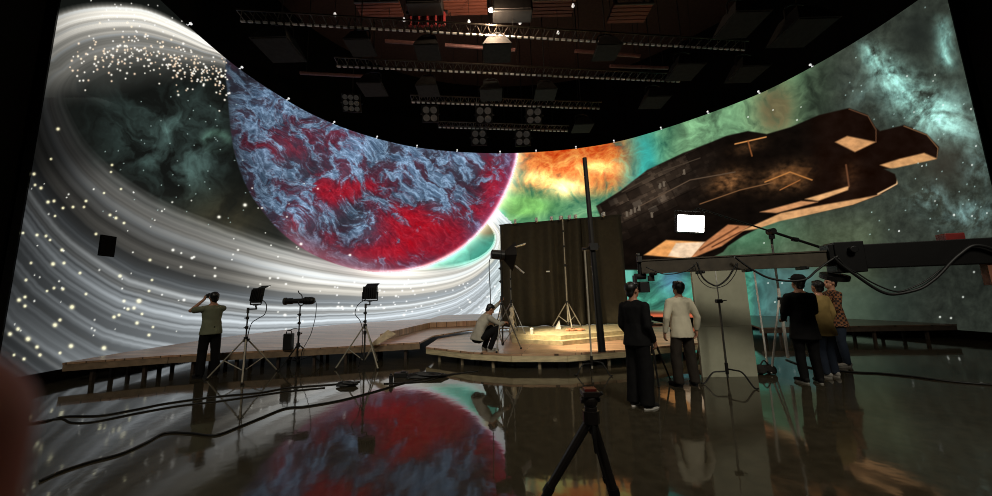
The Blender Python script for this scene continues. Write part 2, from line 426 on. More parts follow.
    p = mix(p, np.array((44, 48, 54.)), np.clip(np.exp(-pd/5)*sstep(250, 235, x)*.6, 0, 1))
    wl = sstep(325, 400, x)
    p = p + (np.exp(-(pd/2.4)**2)*wl*215)[..., None]*np.array((1., .95, .88))
    c = mix(c, p, np.clip(pd/1.2+.5, 0, 1))
    halo = np.where(pd < 0, np.exp(pd/5.5), 0)*wl
    c = c + (halo*165)[..., None]*np.array((1., .93, .84))
    # haze of the ring in front of the planet's lower left
    hz = np.exp(-((pd-2)/12)**2)*sstep(275, 300, x)*(1-sstep(350, 420, x))*.3
    c = mix(c, np.array((178, 160, 160.)), np.clip(hz, 0, 1))
    # ---- the dark spaceship
    sm = poly_mask(x, y, SHIP)
    ca, sa = np.cos(-.42), np.sin(-.42)
    hx, hy = (x-600)*ca-(y-205)*-sa*-1, 0
    hu = (x-600)*.90+(y-205)*-.43; hv = (x-600)*.43+(y-205)*.90
    gu = np.floor(hu/9+.35*np.floor(hv/6)); gv = np.floor(hv/6)
    hsh = np.abs(np.sin(gu*12.9898+gv*78.233)*43758.5453) % 1
    lines = ((((hu/9+.35*gv) % 1) < .1) & (hsh > .45)) | (((hv/6 % 1) < .14) & (hsh > .3))
    h1 = np.abs(np.sin(np.floor(hu/14)*12.9898+np.floor(hv/8.5)*78.233)*43758.5453) % 1; h2 = np.abs(np.sin(np.floor(hu/4.5+.5*np.floor(hv/3))*39.35+np.floor(hv/3)*11.13)*43758.5453) % 1
    plate = 24+36*h1+34*(h2 > .62)*h1-10*((hv/8.5 % 1) < .12)-8*((hu/14 % 1) < .07)
    lm = np.clip(1.1-np.abs(x-650)/70, .0, 1)*np.exp(-((hv-10)/26)**2)
    shp = np.array((15, 10, 7.)) + (plate*lm)[..., None]*np.array((.95, .82, .68))
    shp = shp + (fbm(x/14, y/10, 111, 4)*9)[..., None]*np.array((1., .75, .55))
    shp = shp + (np.exp(-((x-640)/34)**2-((y-204)/12)**2)*(hsh > .82)*34)[..., None]*np.array((1, .95, .85))
    shp = mix(shp, np.array((24, 12, 7.))+fbm(x/20, y/16, 113, 4)[..., None]*12, sstep(795, 830, x)*.9)
    for gx_, gy_, ga, gb, g in ((729, 181, 18, 11, 108), (783, 177, 23, 12, 96), (748, 147, 16, 6, 46), (850, 176, 10, 14, 28), (801, 184, 10, 8, 36)):
        m = np.exp(-((x-gx_)/ga)**2-((y-gy_+.25*(x-gx_))/gb)**2)*(.7+.9*fbm(x/7, y/5, 117, 3))
        shp = shp + (m*g)[..., None]*np.array((1.25, .85, .5))
    def strip(poly, col, g=1.):
        nonlocal shp
        m = poly_mask(x, y, poly, .8)
        shp = mix(shp, np.array(col, float)*(1+.22*fbm(x/8, y/5, 121, 3)[..., None]), m*g)
    def stroke(pts, w, col):
        nonlocal shp
        d, _ = edge_dist(x, y, pts, False)
        shp = mix(shp, np.array(col, float), np.clip(1.2-d/w, 0, 1))
    strip([(644,255),(666,240),(705,242),(690,259)], (232, 160, 92))
    strip([(668,256),(676,243),(705,242),(690,259)], (244, 216, 184), .9)
    strip([(690,259),(705,242),(728,224.5),(750,226),(722,246)], (190, 124, 80))
    stroke([(700,250),(738,227)], 1.2, (110, 66, 40)); stroke([(712,247),(746,229)], 1.0, (96, 56, 34))
    strip([(741,231),(781,213),(822,205),(862,198),(882,194),(853,205),(795,218.5),(757,229)], (214, 160, 108))
    strip([(760,212),(801,201),(818,202),(777,213)], (206, 146, 98))
    strip([(805,199),(849,186),(848,190),(818,201)], (220, 166, 112))
    strip([(835,142),(847,136),(876,142),(855,152)], (208, 152, 100))
    strip([(880,165),(899,159),(924,153),(938,159),(895,170)], (212, 158, 104))
    stroke([(849,109),(868,116),(876,130),(876,142)], .7, (96, 64, 44)); stroke([(904,126),(927,135),(938,148),(937,158)], .7, (124, 90, 60))
    stroke([(898,178),(897,184),(878,194)], 1.2, (230, 184, 134)); stroke([(846,165),(849,186)], 1.2, (110, 70, 46))
    stroke([(735,144),(766,137)], .9, (220, 150, 84)); stroke([(748,141),(752,156)], .9, (150, 90, 48))
    stroke([(700,204),(740,190),(775,182)], .8, (120, 84, 54)); stroke([(640,206),(690,180),(735,172)], .8, (92, 74, 58)); stroke([(622,192),(660,172),(700,158)], .7, (70, 58, 46))
    strip([(762,180),(790,166),(812,168),(798,188)], (120, 76, 40), .35); stroke([(765,182),(790,172),(812,180)], .9, (188, 124, 66)); stroke([(780,190),(800,180)], .8, (160, 100, 54))
    c = mix(c, shp, sm)
    for wx, wy in ((627, 214), (631, 212), (635, 210), (639, 208), (660, 186), (664, 184), (684, 172), (652, 215)):
        m = ((np.abs(x-wx) < 1.2) & (np.abs(y-wy) < 2.6)) & (sm > .5)
        c[m] = (104, 92, 78)
    # ---- lights and stars
    r = np.random.RandomState(11)
    def star(px, py, rad, col, stretch=1.):
        nonlocal c
        m = (np.abs(x-px) < rad*4) & (np.abs(y-py) < rad*4)
        if not m.any(): return
        g = np.exp(-(((x[m]-px)*stretch)**2+(y[m]-py)**2)/(rad*rad))
        c[m] = c[m]*(1-.9*np.clip(g, 0, 1))[:, None] + np.clip(g*1.35, 0, 1)[:, None]*np.array(col, float)
    for k in range(330):                                       # pale grains along the upper arc
        t = r.rand()**.8; px = 66+t*164
        py = np.interp(px, [66, 100, 150, 228], [64, 52, 55, 82])+r.randn()*np.interp(px, [66, 120, 228], [14, 13, 9])
        star(px, py, r.uniform(.55, 1.0), r.choice([0, 1]) and (255, 244, 228) or (236, 206, 176))
    for k in range(36):
        px = r.uniform(80, 205); star(px, np.interp(px, [80, 205], [0, 34])+r.randn()*7, .6, (230, 226, 220))
    gold = [(58,129,1.7),(51,159,1.2),(34,174,1.6),(35,185,1.3),(41,188,1.6),(48,202,1.7),(54,201,1.5),(63,208,1.4),(73,207,1.4),(86,201,1.4),(84,207,1.2),(55,216,1.2),(37,235,1.5),(46,236,1.4),(23,233,1.3),
            (112,165,1.3),(111,172,1.1),(121,189,1.1),(104,193,1.1),(110,215,1.4),(116,218,1.5),(124,223,1.3),(50,50+190,1.2),(96,234,1.4),(53,264,2.0),(64,263,1.5),(31,263,1.3),(62,250,1.6),(72,307,2.3),(55,325,2.2),
            (60,320,1.6),(19,300,2.0),(25,297,1.6),(25,306,1.6),(10,334,2.0),(18,329,1.8),(28,339,2.4),(37,347,1.8),(71,346,2.2),(104,348,2.2),(60,353,1.4),(24,359,1.6),(40,355,1.6),(14,355,1.4),(4,314,1.8),(26,280,1.4),
            (54,288,1.4),(63,289,1.5),(47,291,1.2),(80,273,1.4),(86,294,1.3),(120,276,1.6),(139,301,2.3),(134,308,1.6),(128,309,1.5),(124,301,1.4),(114,317,1.7),(119,315,1.4),(137,323,1.7),(142,314,1.3),(149,335,1.5),(153,327,1.2),
            (150,260,1.4),(152,280,1.2),(149,291,1.2),(192,258,1.3),(194,257,1.1),(173,250,1.4),(181,267,1.2),(215,268,1.1),(215,276,1.3),(245,205,1.8),(219,217,1.6),(238,250,1.0),(270,278,1.0),(278,278,1.0),(184,300,1.3),(286,284,1.0),
            (301,244,1.4),(350,255,1.2),(262,208,.9),(338,307,1.3),(342,307,1.1),(285,315,1.3),(396,296,1.0),(413,291,.9),(470,302,1.),(404,315,1.1),(384,308,1.0),(352,306,1.0)]
    for px, py, rad in gold:
        star(px, py, rad*.86, (255, 244, 196) if px < 160 else (252, 248, 232), .9)
    for k in range(70):
        px = r.uniform(8, 330); py = r.uniform(180, 350); star(px, py, r.uniform(.5, .9), (225, 225, 214))
    for k in range(60):
        px = r.uniform(330, 495); star(px, r.uniform(278, 315), r.uniform(.5, .8), (244, 244, 240))
    for k in range(50):
        px = r.uniform(100, 250); star(px, r.uniform(90, 225), .5, (150, 170, 165))
    for px, py, rad in ((878,15,.8),(933,81,.7),(907,76,.9),(935,75,.8),(914,112,.8),(971,109,1.0),(976,146,.9),(972,165,1.0),(922,166,.8),(954,215,1.3),(935,201,.9),(972,216,.9),(899,231,.9),(987,213,.8),(943,105,.8),
                        (797,120,.9),(773,110,.8),(801,107,.7),(748,117,.8),(764,243,.8),(974,272,1.1),(963,297,1.1),(940,317,1.2),(951,318,1.2),(899,231,.8),(803,290,.8),(775,302,.8),(782,283,.8),(768,283,.8),(911,367,1.),(895,287,.8)):
        star(px, py, rad*.75, (232, 236, 228))
    for k in range(70):
        px = r.uniform(840, 990); py = r.uniform(5, 235)
        if not inside(np.array([px]), np.array([py]), SHIP)[0]: star(px, py, .55, (150, 176, 172))
    return np.clip(c, 0, 255)


# ================================================================ the room
PLAN_PTS = [(-6.5,-5.0),(-9.0,5.2),(-9.3,7.0),(-9.45,8.8),(-9.5,10.2),(-9.42,11.6),(-9.1,13.1),(-8.55,14.7),(-7.6,16.2),(-6.2,17.6),(-4.4,18.75),(-2.1,19.5),(.4,19.85),(2.85,19.8),(5.2,19.4),
            (7.3,18.6),(9.1,17.3),(10.7,15.75),(12.0,14.1),(12.7,12.4),(13.05,10.9),(13.15,9.6),(13.1,8.0),(12.7,6.6)]
WALL_H = 10.2
dense = spline(PLAN_PTS[1:], 40, False)
ratio = dense[:, 0]/dense[:, 1]
order = np.argsort(ratio); RS, PXY = ratio[order], dense[order]
def plan(t): return np.stack([np.interp(t, RS, PXY[:, 0]), np.interp(t, RS, PXY[:, 1])], -1)

def led_wall():
    root = thing('led_screen', (0, 19.8, 0), 'huge curved LED wall showing a ringed red and blue planet and a dark spaceship', 'screen')
    NX, NZ = 1300, 500
    t = np.linspace(-1.425, 1.507, NX); P = plan(t); z = np.linspace(.24, WALL_H, NZ)
    X = np.repeat(P[None, :, 0], NZ, 0); Y = np.repeat(P[None, :, 1], NZ, 0); Z = np.repeat(z[:, None], NX, 1)
    D = np.stack([X, Y, Z-EYE.z], -1)               # the film picture is rendered for this point of view, as on any LED stage
    wv = D@np.array(F_); px = 496+FPX*(D@np.array(R_))/wv; py = 248-FPX*(D@np.array(U_))/wv
    rgb = screen_picture(px, py)/255
    l = np.where(rgb <= .04045, rgb/12.92, ((rgb+.055)/1.055)**2.4)
    co = np.stack([X-root.location.x, Y-root.location.y, Z], -1).reshape(-1, 3)
    idx = np.arange(NX*NZ).reshape(NZ, NX)
    q = np.stack([idx[:-1, :-1], idx[:-1, 1:], idx[1:, 1:], idx[1:, :-1]], -1).reshape(-1, 4)
    me = bpy.data.meshes.new('display')
    me.vertices.add(len(co)); me.vertices.foreach_set('co', co.ravel().astype(np.float32))
    me.loops.add(q.size); me.loops.foreach_set('vertex_index', q.ravel().astype(np.int32))
    me.polygons.add(len(q)); me.polygons.foreach_set('loop_start', np.arange(0, q.size, 4, dtype=np.int32))
    me.update(calc_edges=True)
    ca = me.color_attributes.new('film', 'FLOAT_COLOR', 'POINT')
    ca.data.foreach_set('color', np.concatenate([l.reshape(-1, 3), np.ones((len(co), 1))], 1).ravel().astype(np.float32))
    m = bpy.data.materials.new('LED picture'); m.use_nodes = True; nt = m.node_tree; nt.nodes.clear()
    a = nt.nodes.new('ShaderNodeAttribute'); a.attribute_name = 'film'
    e = nt.nodes.new('ShaderNodeEmission'); o = nt.nodes.new('ShaderNodeOutputMaterial')
    nt.links.new(a.outputs['Color'], e.inputs[0]); nt.links.new(e.outputs[0], o.inputs[0]); e.inputs[1].default_value = 1.0
    m.cycles.emission_sampling = 'NONE'
    me.materials.append(m)
    ob = bpy.data.objects.new('display', me); COL.objects.link(ob); ob.parent = root
    # cabinets behind the picture
    b = MB(); tt = np.linspace(-1.425, 1.507, 90); pf = plan(tt)
    nrm = []
    for i in range(len(tt)):
        d = pf[min(i+1, 89)]-pf[max(i-1, 0)]; n = np.array((-d[1], d[0])); n = n/np.linalg.norm(n); nrm.append(n)
    nrm = np.array(nrm); inner = pf+nrm*.03; outer = pf+nrm*.18
    poly = [tuple(p) for p in inner]+[tuple(p) for p in outer[::-1]]
    lo = [b.bm.verts.new((p[0], p[1], 0)) for p in poly]; hi = [b.bm.verts.new((p[0], p[1], WALL_H)) for p in poly]; n = len(poly)
    for k in range(n): b.bm.faces.new((lo[k], lo[(k+1) % n], hi[(k+1) % n], hi[k]))
    for k in range(89):
        b.bm.faces.new((hi[k], hi[k+1], hi[n-2-k], hi[n-1-k])); b.bm.faces.new((lo[k+1], lo[k], lo[n-1-k], lo[n-2-k]))
    b.build('cabinet_shell', BLK, root)
    b = MB(); pb = pf-nrm*.02
    poly = [tuple(p) for p in pb]+[tuple(p) for p in inner[::-1]]
    lo = [b.bm.verts.new((p[0], p[1], 0)) for p in poly]; hi = [b.bm.verts.new((p[0], p[1], .235)) for p in poly]
    for k in range(n): b.bm.faces.new((lo[k], lo[(k+1) % n], hi[(k+1) % n], hi[k]))
    for k in range(89): b.bm.faces.new((hi[k], hi[k+1], hi[n-2-k], hi[n-1-k])); b.bm.faces.new((lo[k+1], lo[k], lo[n-1-k], lo[n-2-k]))
    tag(b.build('base_skirt', CLOTHB, root), 'black skirt along the foot of the screen')
    # one dead module
    c = at(106, 246, 8.0); tt = c.x/c.y; p = plan(np.array([tt]))[0]; k = p[1]/c.y
    cz = EYE.z+(c.z-EYE.z)*k
    p2 = plan(np.array([tt+.02]))[0]; ang = atan2(p2[1]-p[1], p2[0]-p[0])
    b = MB(); b.box((p[0]+.03*sin(ang), p[1]-.03*cos(ang), cz), (.33, .05, .50), Matrix.Rotation(ang, 3, 'Z'))
    tag(b.build('blank_panel', CLOTHB, root), 'black unlit square module in the left of the screen')
    # tracking lights along the top edge
    for px, py in ((189,25),(241,66),(288,96),(334,119),(377,133),(417,142),(457,148),(500,150),(536,150),(576,148),(614,142),(661,128),(708,113),(759,93),(811,65)):
        d = ray(px, py); tt = d.x/d.y; p = plan(np.array([tt]))[0]; z = WALL_H+.1
        q = plan(np.array([tt+.01]))[0]; n = Vector((q[1]-p[1], -(q[0]-p[0]), 0)).normalized()
        c = Vector((p[0], p[1], z))+n*.05
        b = MB(); b.box(Vector((p[0], p[1], WALL_H+.03))-n*.08, (.06, .06, .06)); b.tube(Vector((p[0], p[1], WALL_H+.03))-n*.08, c, .012); b.ball(c, .042)
        o = b.build('tracking_marker', mat('white tracking bead', (236, 236, 240), .4, emit=((1, 1, 1), .75)))
        tag(o, 'small white tracking marker on the top rim of the LED wall', 'tracking marker', 'tracking markers on the top rim')
led_wall()

# floor: polished dark concrete
b = MB(); b.box((1, 7.5, -.06), (36, 29, .12)); fl = b.build('floor', mat('polished concrete', (56, 51, 40), .1))
fm = fl.data.materials[0]; nt = fm.node_tree; N = nt.nodes; L = nt.links; bs = N['Principled BSDF']
bs.inputs['IOR'].default_value = 1.55; bs.inputs['Specular IOR Level'].default_value = .46
tc = N.new('ShaderNodeTexCoord')
n1 = N.new('ShaderNodeTexNoise'); n1.inputs['Scale'].default_value = .7; n1.inputs['Detail'].default_value = 6; L.new(tc.outputs['Object'], n1.inputs['Vector'])
rr = N.new('ShaderNodeMapRange'); rr.inputs[1].default_value = .3; rr.inputs[2].default_value = .7; rr.inputs[3].default_value = .03; rr.inputs[4].default_value = .09
L.new(n1.outputs[0], rr.inputs[0]); L.new(rr.outputs[0], bs.inputs['Roughness'])
n2 = N.new('ShaderNodeTexNoise'); n2.inputs['Scale'].default_value = 2.2; n2.inputs['Detail'].default_value = 3; L.new(tc.outputs['Object'], n2.inputs['Vector'])
bp = N.new('ShaderNodeBump'); bp.inputs['Strength'].default_value = .16; bp.inputs['Distance'].default_value = .012
L.new(n2.outputs[0], bp.inputs['Height']); L.new(bp.outputs[0], bs.inputs['Normal'])
tag(fl, kind='structure')

def wall_strip(name, pts, z0, z1, th, m=CLOTHB):
    b = MB()
    for (a, c) in zip(pts, pts[1:]):
        a, c = Vector((*a, 0)), Vector((*c, 0)); d = (c-a).normalized(); n = Vector((d.y, -d.x, 0))*th
        b.prism([a-d*.0, c+d*.0, c+n, a+n], z0, z1)
    return tag(b.build(name, m), kind='structure')
pl = plan(np.array([-1.43]))[0]; pr = plan(np.array([1.513]))[0]
wall_strip('wall_left', [(pl[0]-.22, pl[1]+.0), (pl[0]-.3, pl[1]-3), (pl[0]-.2, -6)][::-1], 0, 15, -.2)
wall_strip('wall_right', [(pr[0]+.22, pr[1]), (pr[0]+.3, pr[1]-3), (pr[0]+.2, -6)], 0, 15, -.2)
tt = np.linspace(-1.43, 1.513, 60)
pp = plan(tt); nn = np.array([(-(pp[min(i+1, 59)]-pp[max(i-1, 0)])[1], (pp[min(i+1, 59)]-pp[max(i-1, 0)])[0]) for i in range(60)]); nn = nn/np.linalg.norm(nn, axis=1)[:, None]
wall_strip('wall_back', [tuple(p) for p in pp+nn*.55], 0, 15, -.2)
b = MB(); b.box((2, 8, 15.1), (36, 34, .2)); tag(b.build('ceiling', mat('dusty brown soffit', (58, 36, 28), .9)), kind='structure')

# ---------------------------------------------------------------- timber stages
DECKW = wood_mat('stage boards', (196, 156, 124), .18, .25)
DECKR = wood_mat('dark stage boards', (96, 78, 64), .18, -.1)
FASC = mat('plywood edge', (214, 196, 156), .6, stretch=(1, 1, 8), scale=4)
POST = mat('timber post', (150, 134, 108), .7); POSTD = mat('dark timber post', (66, 52, 42), .7)
def offset_in(poly, front_n, d): return poly
def stage(name, label, front, back, zt, m, nleg, thick=.13, fm=FASC, pm=POSTD):
    """front: left to right edge; back: right to left edge"""
    c = Vector((sum(p[0] for p in front)/len(front), sum(p[1] for p in front)/len(front), 0))
    r = thing(name, c, label, 'stage')
    poly = [tuple(p) for p in front]+[tuple(p) for p in back]
    b = MB(); b.prism(poly, zt-.04, zt); b.build('deck', m, r)
    for a, q in zip(front, front[1:]):
        a, q = Vector((a[0], a[1], 0)), Vector((q[0], q[1], 0)); d = (q-a); L_ = d.length; d.normalize(); n = Vector((-d.y, d.x, 0))
        f = MB(); f.box((a+q)/2+n*.03+Vector((0, 0, zt-.045-thick/2+.0)), (L_-.01, .045, thick), Matrix.Rotation(atan2(d.y, d.x), 3, 'Z')); f.build('fascia', fm, r)
        k = max(1, round(L_*nleg))
        for row, dep in ((0, .12), (1, .75), (2, 1.4)):
            for i in range(k):
                p = a+d*(L_*(i+.5)/k)+n*dep
                l = MB(); l.box(p+Vector((0, 0, (zt-.045)/2)), (.06, .06, zt-.045)); l.build('leg', pm, r)
    return r
def wallpts(t0, t1, n, off=.35):
    t = np.linspace(t0, t1, n); P = plan(t); out = []
    for tv, p in zip(t, P):
        q = plan(np.array([tv+.01]))[0]; nv = np.array((q[1]-p[1], -(q[0]-p[0]))); nv = nv/np.linalg.norm(nv)
        out.append(tuple(p+nv*off))
    return out
lf = [(-8.95, 7.2), (-7.4, 7.85), (-4.8, 8.35), (-2.02, 9.0)]
stage('stage', 'long low timber stage curving along the left of the LED wall', lf, [(-1.95, 10.4), (-1.0, 11.9), (1.2, 12.6), (6.0, 12.6), (6.4, 16.6)]+wallpts(.42, -1.17, 26, .3), .42, DECKW, 1.3, .13, mat('weathered plywood edge', (150, 126, 100), .6))
hexf = [(-1.82, 8.75), (-.62, 7.8), (.26, 7.4), (1.42, 7.26), (2.72, 7.58), (4.7, 8.25), (5.9, 9.4)]
stage('stage', 'many sided low timber stage in the centre carrying the black backdrop', hexf, [(5.9, 12.3), (1.2, 12.4), (-.9, 11.75), (-1.8, 10.4)], .33, DECKW, 1.15, .12, FASC, POST)
rf = [(7.7, 10.25), (10.2, 10.1), (12.95, 9.85)]
stage('stage', 'dark low timber stage against the right end of the LED wall', rf, wallpts(1.20, .66, 14, .25), .42, DECKR, .6, .12, mat('dark stained edge', (70, 58, 48), .6))
# raised tier at the back of the left stage
p0, p1, p2 = on(380, 334, .62), on(430, 322.5, .62), on(500, 319.5, .62)
b = MB(); b.prism([tuple(p0.xy), tuple(p1.xy), tuple(p2.xy)]+[(p2.x+.5, 18.6), (p0.x+.2, 17.9)][::1], .43, .62)
tag(b.build('riser', DECKW), 'raised timber tier at the back of the left stage under the rings', 'stage riser')

# plinth in front of the backdrop
PLN = mat('pale plinth paint', (196, 180, 140), .6)
q0, q1, q2 = on(512, 343.5, .33), on(563, 345.5, .33), on(640, 338, .33)
pz = .53
r = thing('plinth', (q1.x, q1.y, .33), 'pale low two stepped plinth before the black backdrop', 'plinth')
back = [(q2.x+.3, q2.y+2.2), (q0.x+.0, q0.y+2.2)]
b = MB(); b.prism([q0.xy, q1.xy, q2.xy, Vector(back[0]), Vector(back[1])], .335, .43); b.build('lower_step', PLN, r)
def ins(p, dy): return (p.x, p.y+dy)
b = MB(); b.prism([ins(q0, .22), ins(q1, .25), ins(q2, .22), back[0], back[1]], .432, pz); b.build('upper_step', PLN, r)

# ================================================================ grip and lighting equipment
V = Vector
PALE = mat('pale grey paint', (168, 160, 142), .5)
def light_stand(name, base, top, hub, spread, ang, label, m=DSTEEL, legm=None, group=None, r0=.021, cat='light stand'):
    """tripod light stand: base on its level, top = height of the pole tip above it"""
    legm = legm or m
    base = V(base); r = thing(name, base, label, cat, group); up = V((0, 0, 1))
    MB().tube(base+up*.10, base+up*(top*.55), r0).build('pole', m, r)
    MB().tube(base+up*(top*.55-.02), base+up*top, r0*.72).build('riser', m, r)
    b = MB(); b.tube(base+up*(top*.55-.05), base+up*(top*.55+.03), r0*1.7); b.tube(base+up*(top*.55), base+up*(top*.55)+V((.06, 0, 0)), .008); b.ball(base+up*(top*.55)+V((.065, 0, 0)), .018); b.build('clamp', BLKP, r)
    for f in (.72, .86): b = MB(); b.tube(base+up*(top*f-.03), base+up*(top*f+.03), r0*1.5); b.tube(base+up*(top*f), base+up*(top*f)-V((.05, .02, 0)), .012); b.build('knob', BLKP, r)
    b = MB(); b.tube(base+up*(hub-.05), base+up*(hub+.05), r0*2); b.build('collar', BLKP, r)
    MB().tube(base+up*.12, base+up*.18, r0*1.7).build('slide_ring', BLKP, r)
    for k in range(3):
        a = ang+k*2*pi/3; d = V((cos(a), sin(a), 0)); f = base+d*spread+up*.02; t = base+up*hub+d*.03
        b = MB(); b.tube(t, f, r0*.75); o = b.build('leg', legm, r)
        MB().ball(f, .024).build('foot', RUBBER, o)
        mid = t.lerp(f, .55); MB().tube(base+up*.15+d*.02, mid, r0*.5).build('brace', legm, r)
    return r

def led_lamp(c, yaw, label, w=.32, h=.30, tilt=.1, doors=True, pole=None):
    c = V(c); r = thing('led_lamp', c-V((0, 0, h*.5+.14)), label, 'lamp')
    R = Matrix.Rotation(yaw, 3, 'Z') @ Matrix.Rotation(-tilt, 3, 'X')
    P = lambda x, y, z: c+R@V((x, y, z))
    b = MB(); b.box(c, (w, .07, h), R)
    for k in range(6): b.box(P(-w*.4+w*.16*k, -.05, 0), (.012, .045, h*.8), R)
    b.build('housing', BLK, r, bevel=.006)
    MB().box(P(0, .038, 0), (w*.9, .01, h*.9), R).build('diffuser', LENS, r)
    b = MB(); b.tube(P(-w*.56, 0, -.02), P(-w*.56, 0, -h*.62), .011); b.tube(P(w*.56, 0, -.02), P(w*.56, 0, -h*.62), .011); b.tube(P(-w*.56, 0, -h*.62), P(w*.56, 0, -h*.62), .012)
    b.tube(P(-w*.58, 0, 0), P(-w*.48, 0, 0), .02); b.tube(P(w*.58, 0, 0), P(w*.48, 0, 0), .02); b.build('yoke', BLK, r)
    b = MB(); b.tube(P(0, 0, -h*.62), c+V((0, 0, -h*.5-.14)), .016); b.tube(P(0, 0, -h*.66)-V((.05, 0, 0)), P(0, 0, -h*.66)+V((.06, 0, 0)), .012); 
    if pole: e_ = c+V((0, 0, -h*.5-.13)); b.tube(e_, V((pole[0], pole[1], e_.z)), .016); b.tube(V((pole[0], pole[1], e_.z+.03)), V((pole[0], pole[1], e_.z-.08)), .026)
    b.build('spigot', DSTEEL, r)
    if doors:
        MB().box(P(0, .09, h*.5+.04), (w*.9, .15, .008), R @ Matrix.Rotation(.6, 3, 'X')).build('barn_door', BLK, r)
    return r
def cable(name, pts, rad, label, group=None, m=RUBBER):
    return tag(MB().path(pts, rad).build(name, m, smooth=True), label, 'cable', group)

# left row: lamp, spotlight, lamp
s1 = on(243, 378); light_stand('light_stand', s1, 1.42, .78, .70, radians(185), 'chromed tripod light stand beside the man taking a photo', DSTEEL, PALE)
led_lamp(s1+V((.18, 0, 1.69)), -.35, 'black square LED lamp on the stand beside the man taking a photo', .29, .31, .15, True, s1)
cable('lamp_cable', [s1+V(p) for p in ((.28,-.05,1.62),(.42,-.06,1.5),(.40,-.05,1.3),(.25,-.05,1.2),(.12,-.04,1.1),(.05,-.03,.8),(.04,-.03,.4),(.08,-.1,.02))], .009, 'black cable looping down from the LED lamp by the photographer')
s2 = on(297, 367); light_stand('light_stand', s2, 1.42, .5, .55, radians(20), 'black light stand under the long spotlight in front of the stage', BLK, BLK)
c = s2+V((.02, 0, 1.55)); r = thing('spotlight', c-V((0, 0, .13)), 'long black tube shaped profile spotlight on the middle stand', 'spotlight')
b = MB(); Rx = Matrix.Rotation(pi/2, 3, 'Y'); b.lathe([(.05, -.40), (.075, -.39), (.075, -.22), (.06, -.21), (.06, .05), (.085, .07), (.085, .27), (.07, .31), (.03, .33)], c, rot=Rx); b.build('barrel', BLK, r)
b = MB(); b.lathe([(.088, -.41), (.09, -.37), (.078, -.36), (.078, -.41)], c, rot=Rx); b.build('lens_ring', DGREY, r)
b = MB()
for k in range(5): b.lathe([(.06, .09+.035*k), (.094, .095+.035*k), (.094, .105+.035*k), (.06, .11+.035*k)], c, rot=Rx)
b.build('cooling_fins', BLK, r)
b = MB(); b.path([c+V((0, -.1, 0)), c+V((0, -.105, -.07)), c+V((0, 0, -.12)), c+V((0, .105, -.07)), c+V((0, .1, 0))], .012); b.tube(c+V((0, 0, -.13)), c+V((0, 0, -.1)), .02); b.build('yoke', BLK, r)
b = MB(); b.path([c+V((.02, 0, .06)), c+V((-.0, 0, .14)), c+V((-.07, 0, .2)), c+V((-.09, 0, .25))], .012); b.build('handle', BLK, r)
cable('lamp_cable', [c+V(p) for p in ((.33,0,0),(.38,-.02,-.1),(.37,-.02,-.4),(.30,-.03,-.75),(.22,-.04,-.95),(.1,-.04,-1.2),(.1,-.05,-1.53))], .008, 'thin black cable hanging from the long spotlight')
b = MB(); q = s2+V((-.20, -.06, .60)); r = thing('ballast', q-V((0, 0, .19)), 'black ballast box hung on the middle light stand', 'ballast')
b.box(q, (.20, .14, .38)); b.build('case', BLKP, r, bevel=.02); b = MB(); b.path([q+V((-.06, 0, .18)), q+V((-.05, 0, .25)), q+V((.05, 0, .25)), q+V((.06, 0, .18))], .01); b.path([q+V((.0, 0, .25)), q+V((.1, .03, .3)), q+V((.2, .06, .28))], .008); b.build('handle', BLKP, r)
s3 = on(364, 367); light_stand('light_stand', s3, 1.43, .92, .60, radians(200), 'tripod light stand with the lamp nearest the planet, in front of the stage', DSTEEL, PALE)
led_lamp(s3+V((.10, 0, 1.70)), -.1, 'black square LED lamp on the stand nearest the planet', .34, .30, .05, True, s3)
cable('lamp_cable', [s3+V(p) for p in ((.02,-.05,1.55),(-.16,-.06,1.42),(-.22,-.06,1.22),(-.1,-.05,1.05),(-.04,-.04,.8),(-.05,-.04,.3),(-.1,-.08,.02))], .009, 'black cable looping beside the stand nearest the planet')
a0, a1, a2, a3 = on(366, 345, .47), on(380, 331.5, .56), on(387, 336, .50), on(371, 349, .44)
P_ = [V((a0.x, 8.62, .44)), V((a0.x+.36, 8.85, .76)), V((a0.x+.56, 8.85, .66)), V((a0.x+.16, 8.62, .43))]
b = MB(); n = V((-.1, -.03, .05)).normalized()*.012; b.hull([p+n for p in P_]+[p-n for p in P_]); tag(b.build('bounce_board', mat('cream board', (214, 194, 160), .7)), 'small cream bounce board propped on the stage edge behind a stand', 'board')

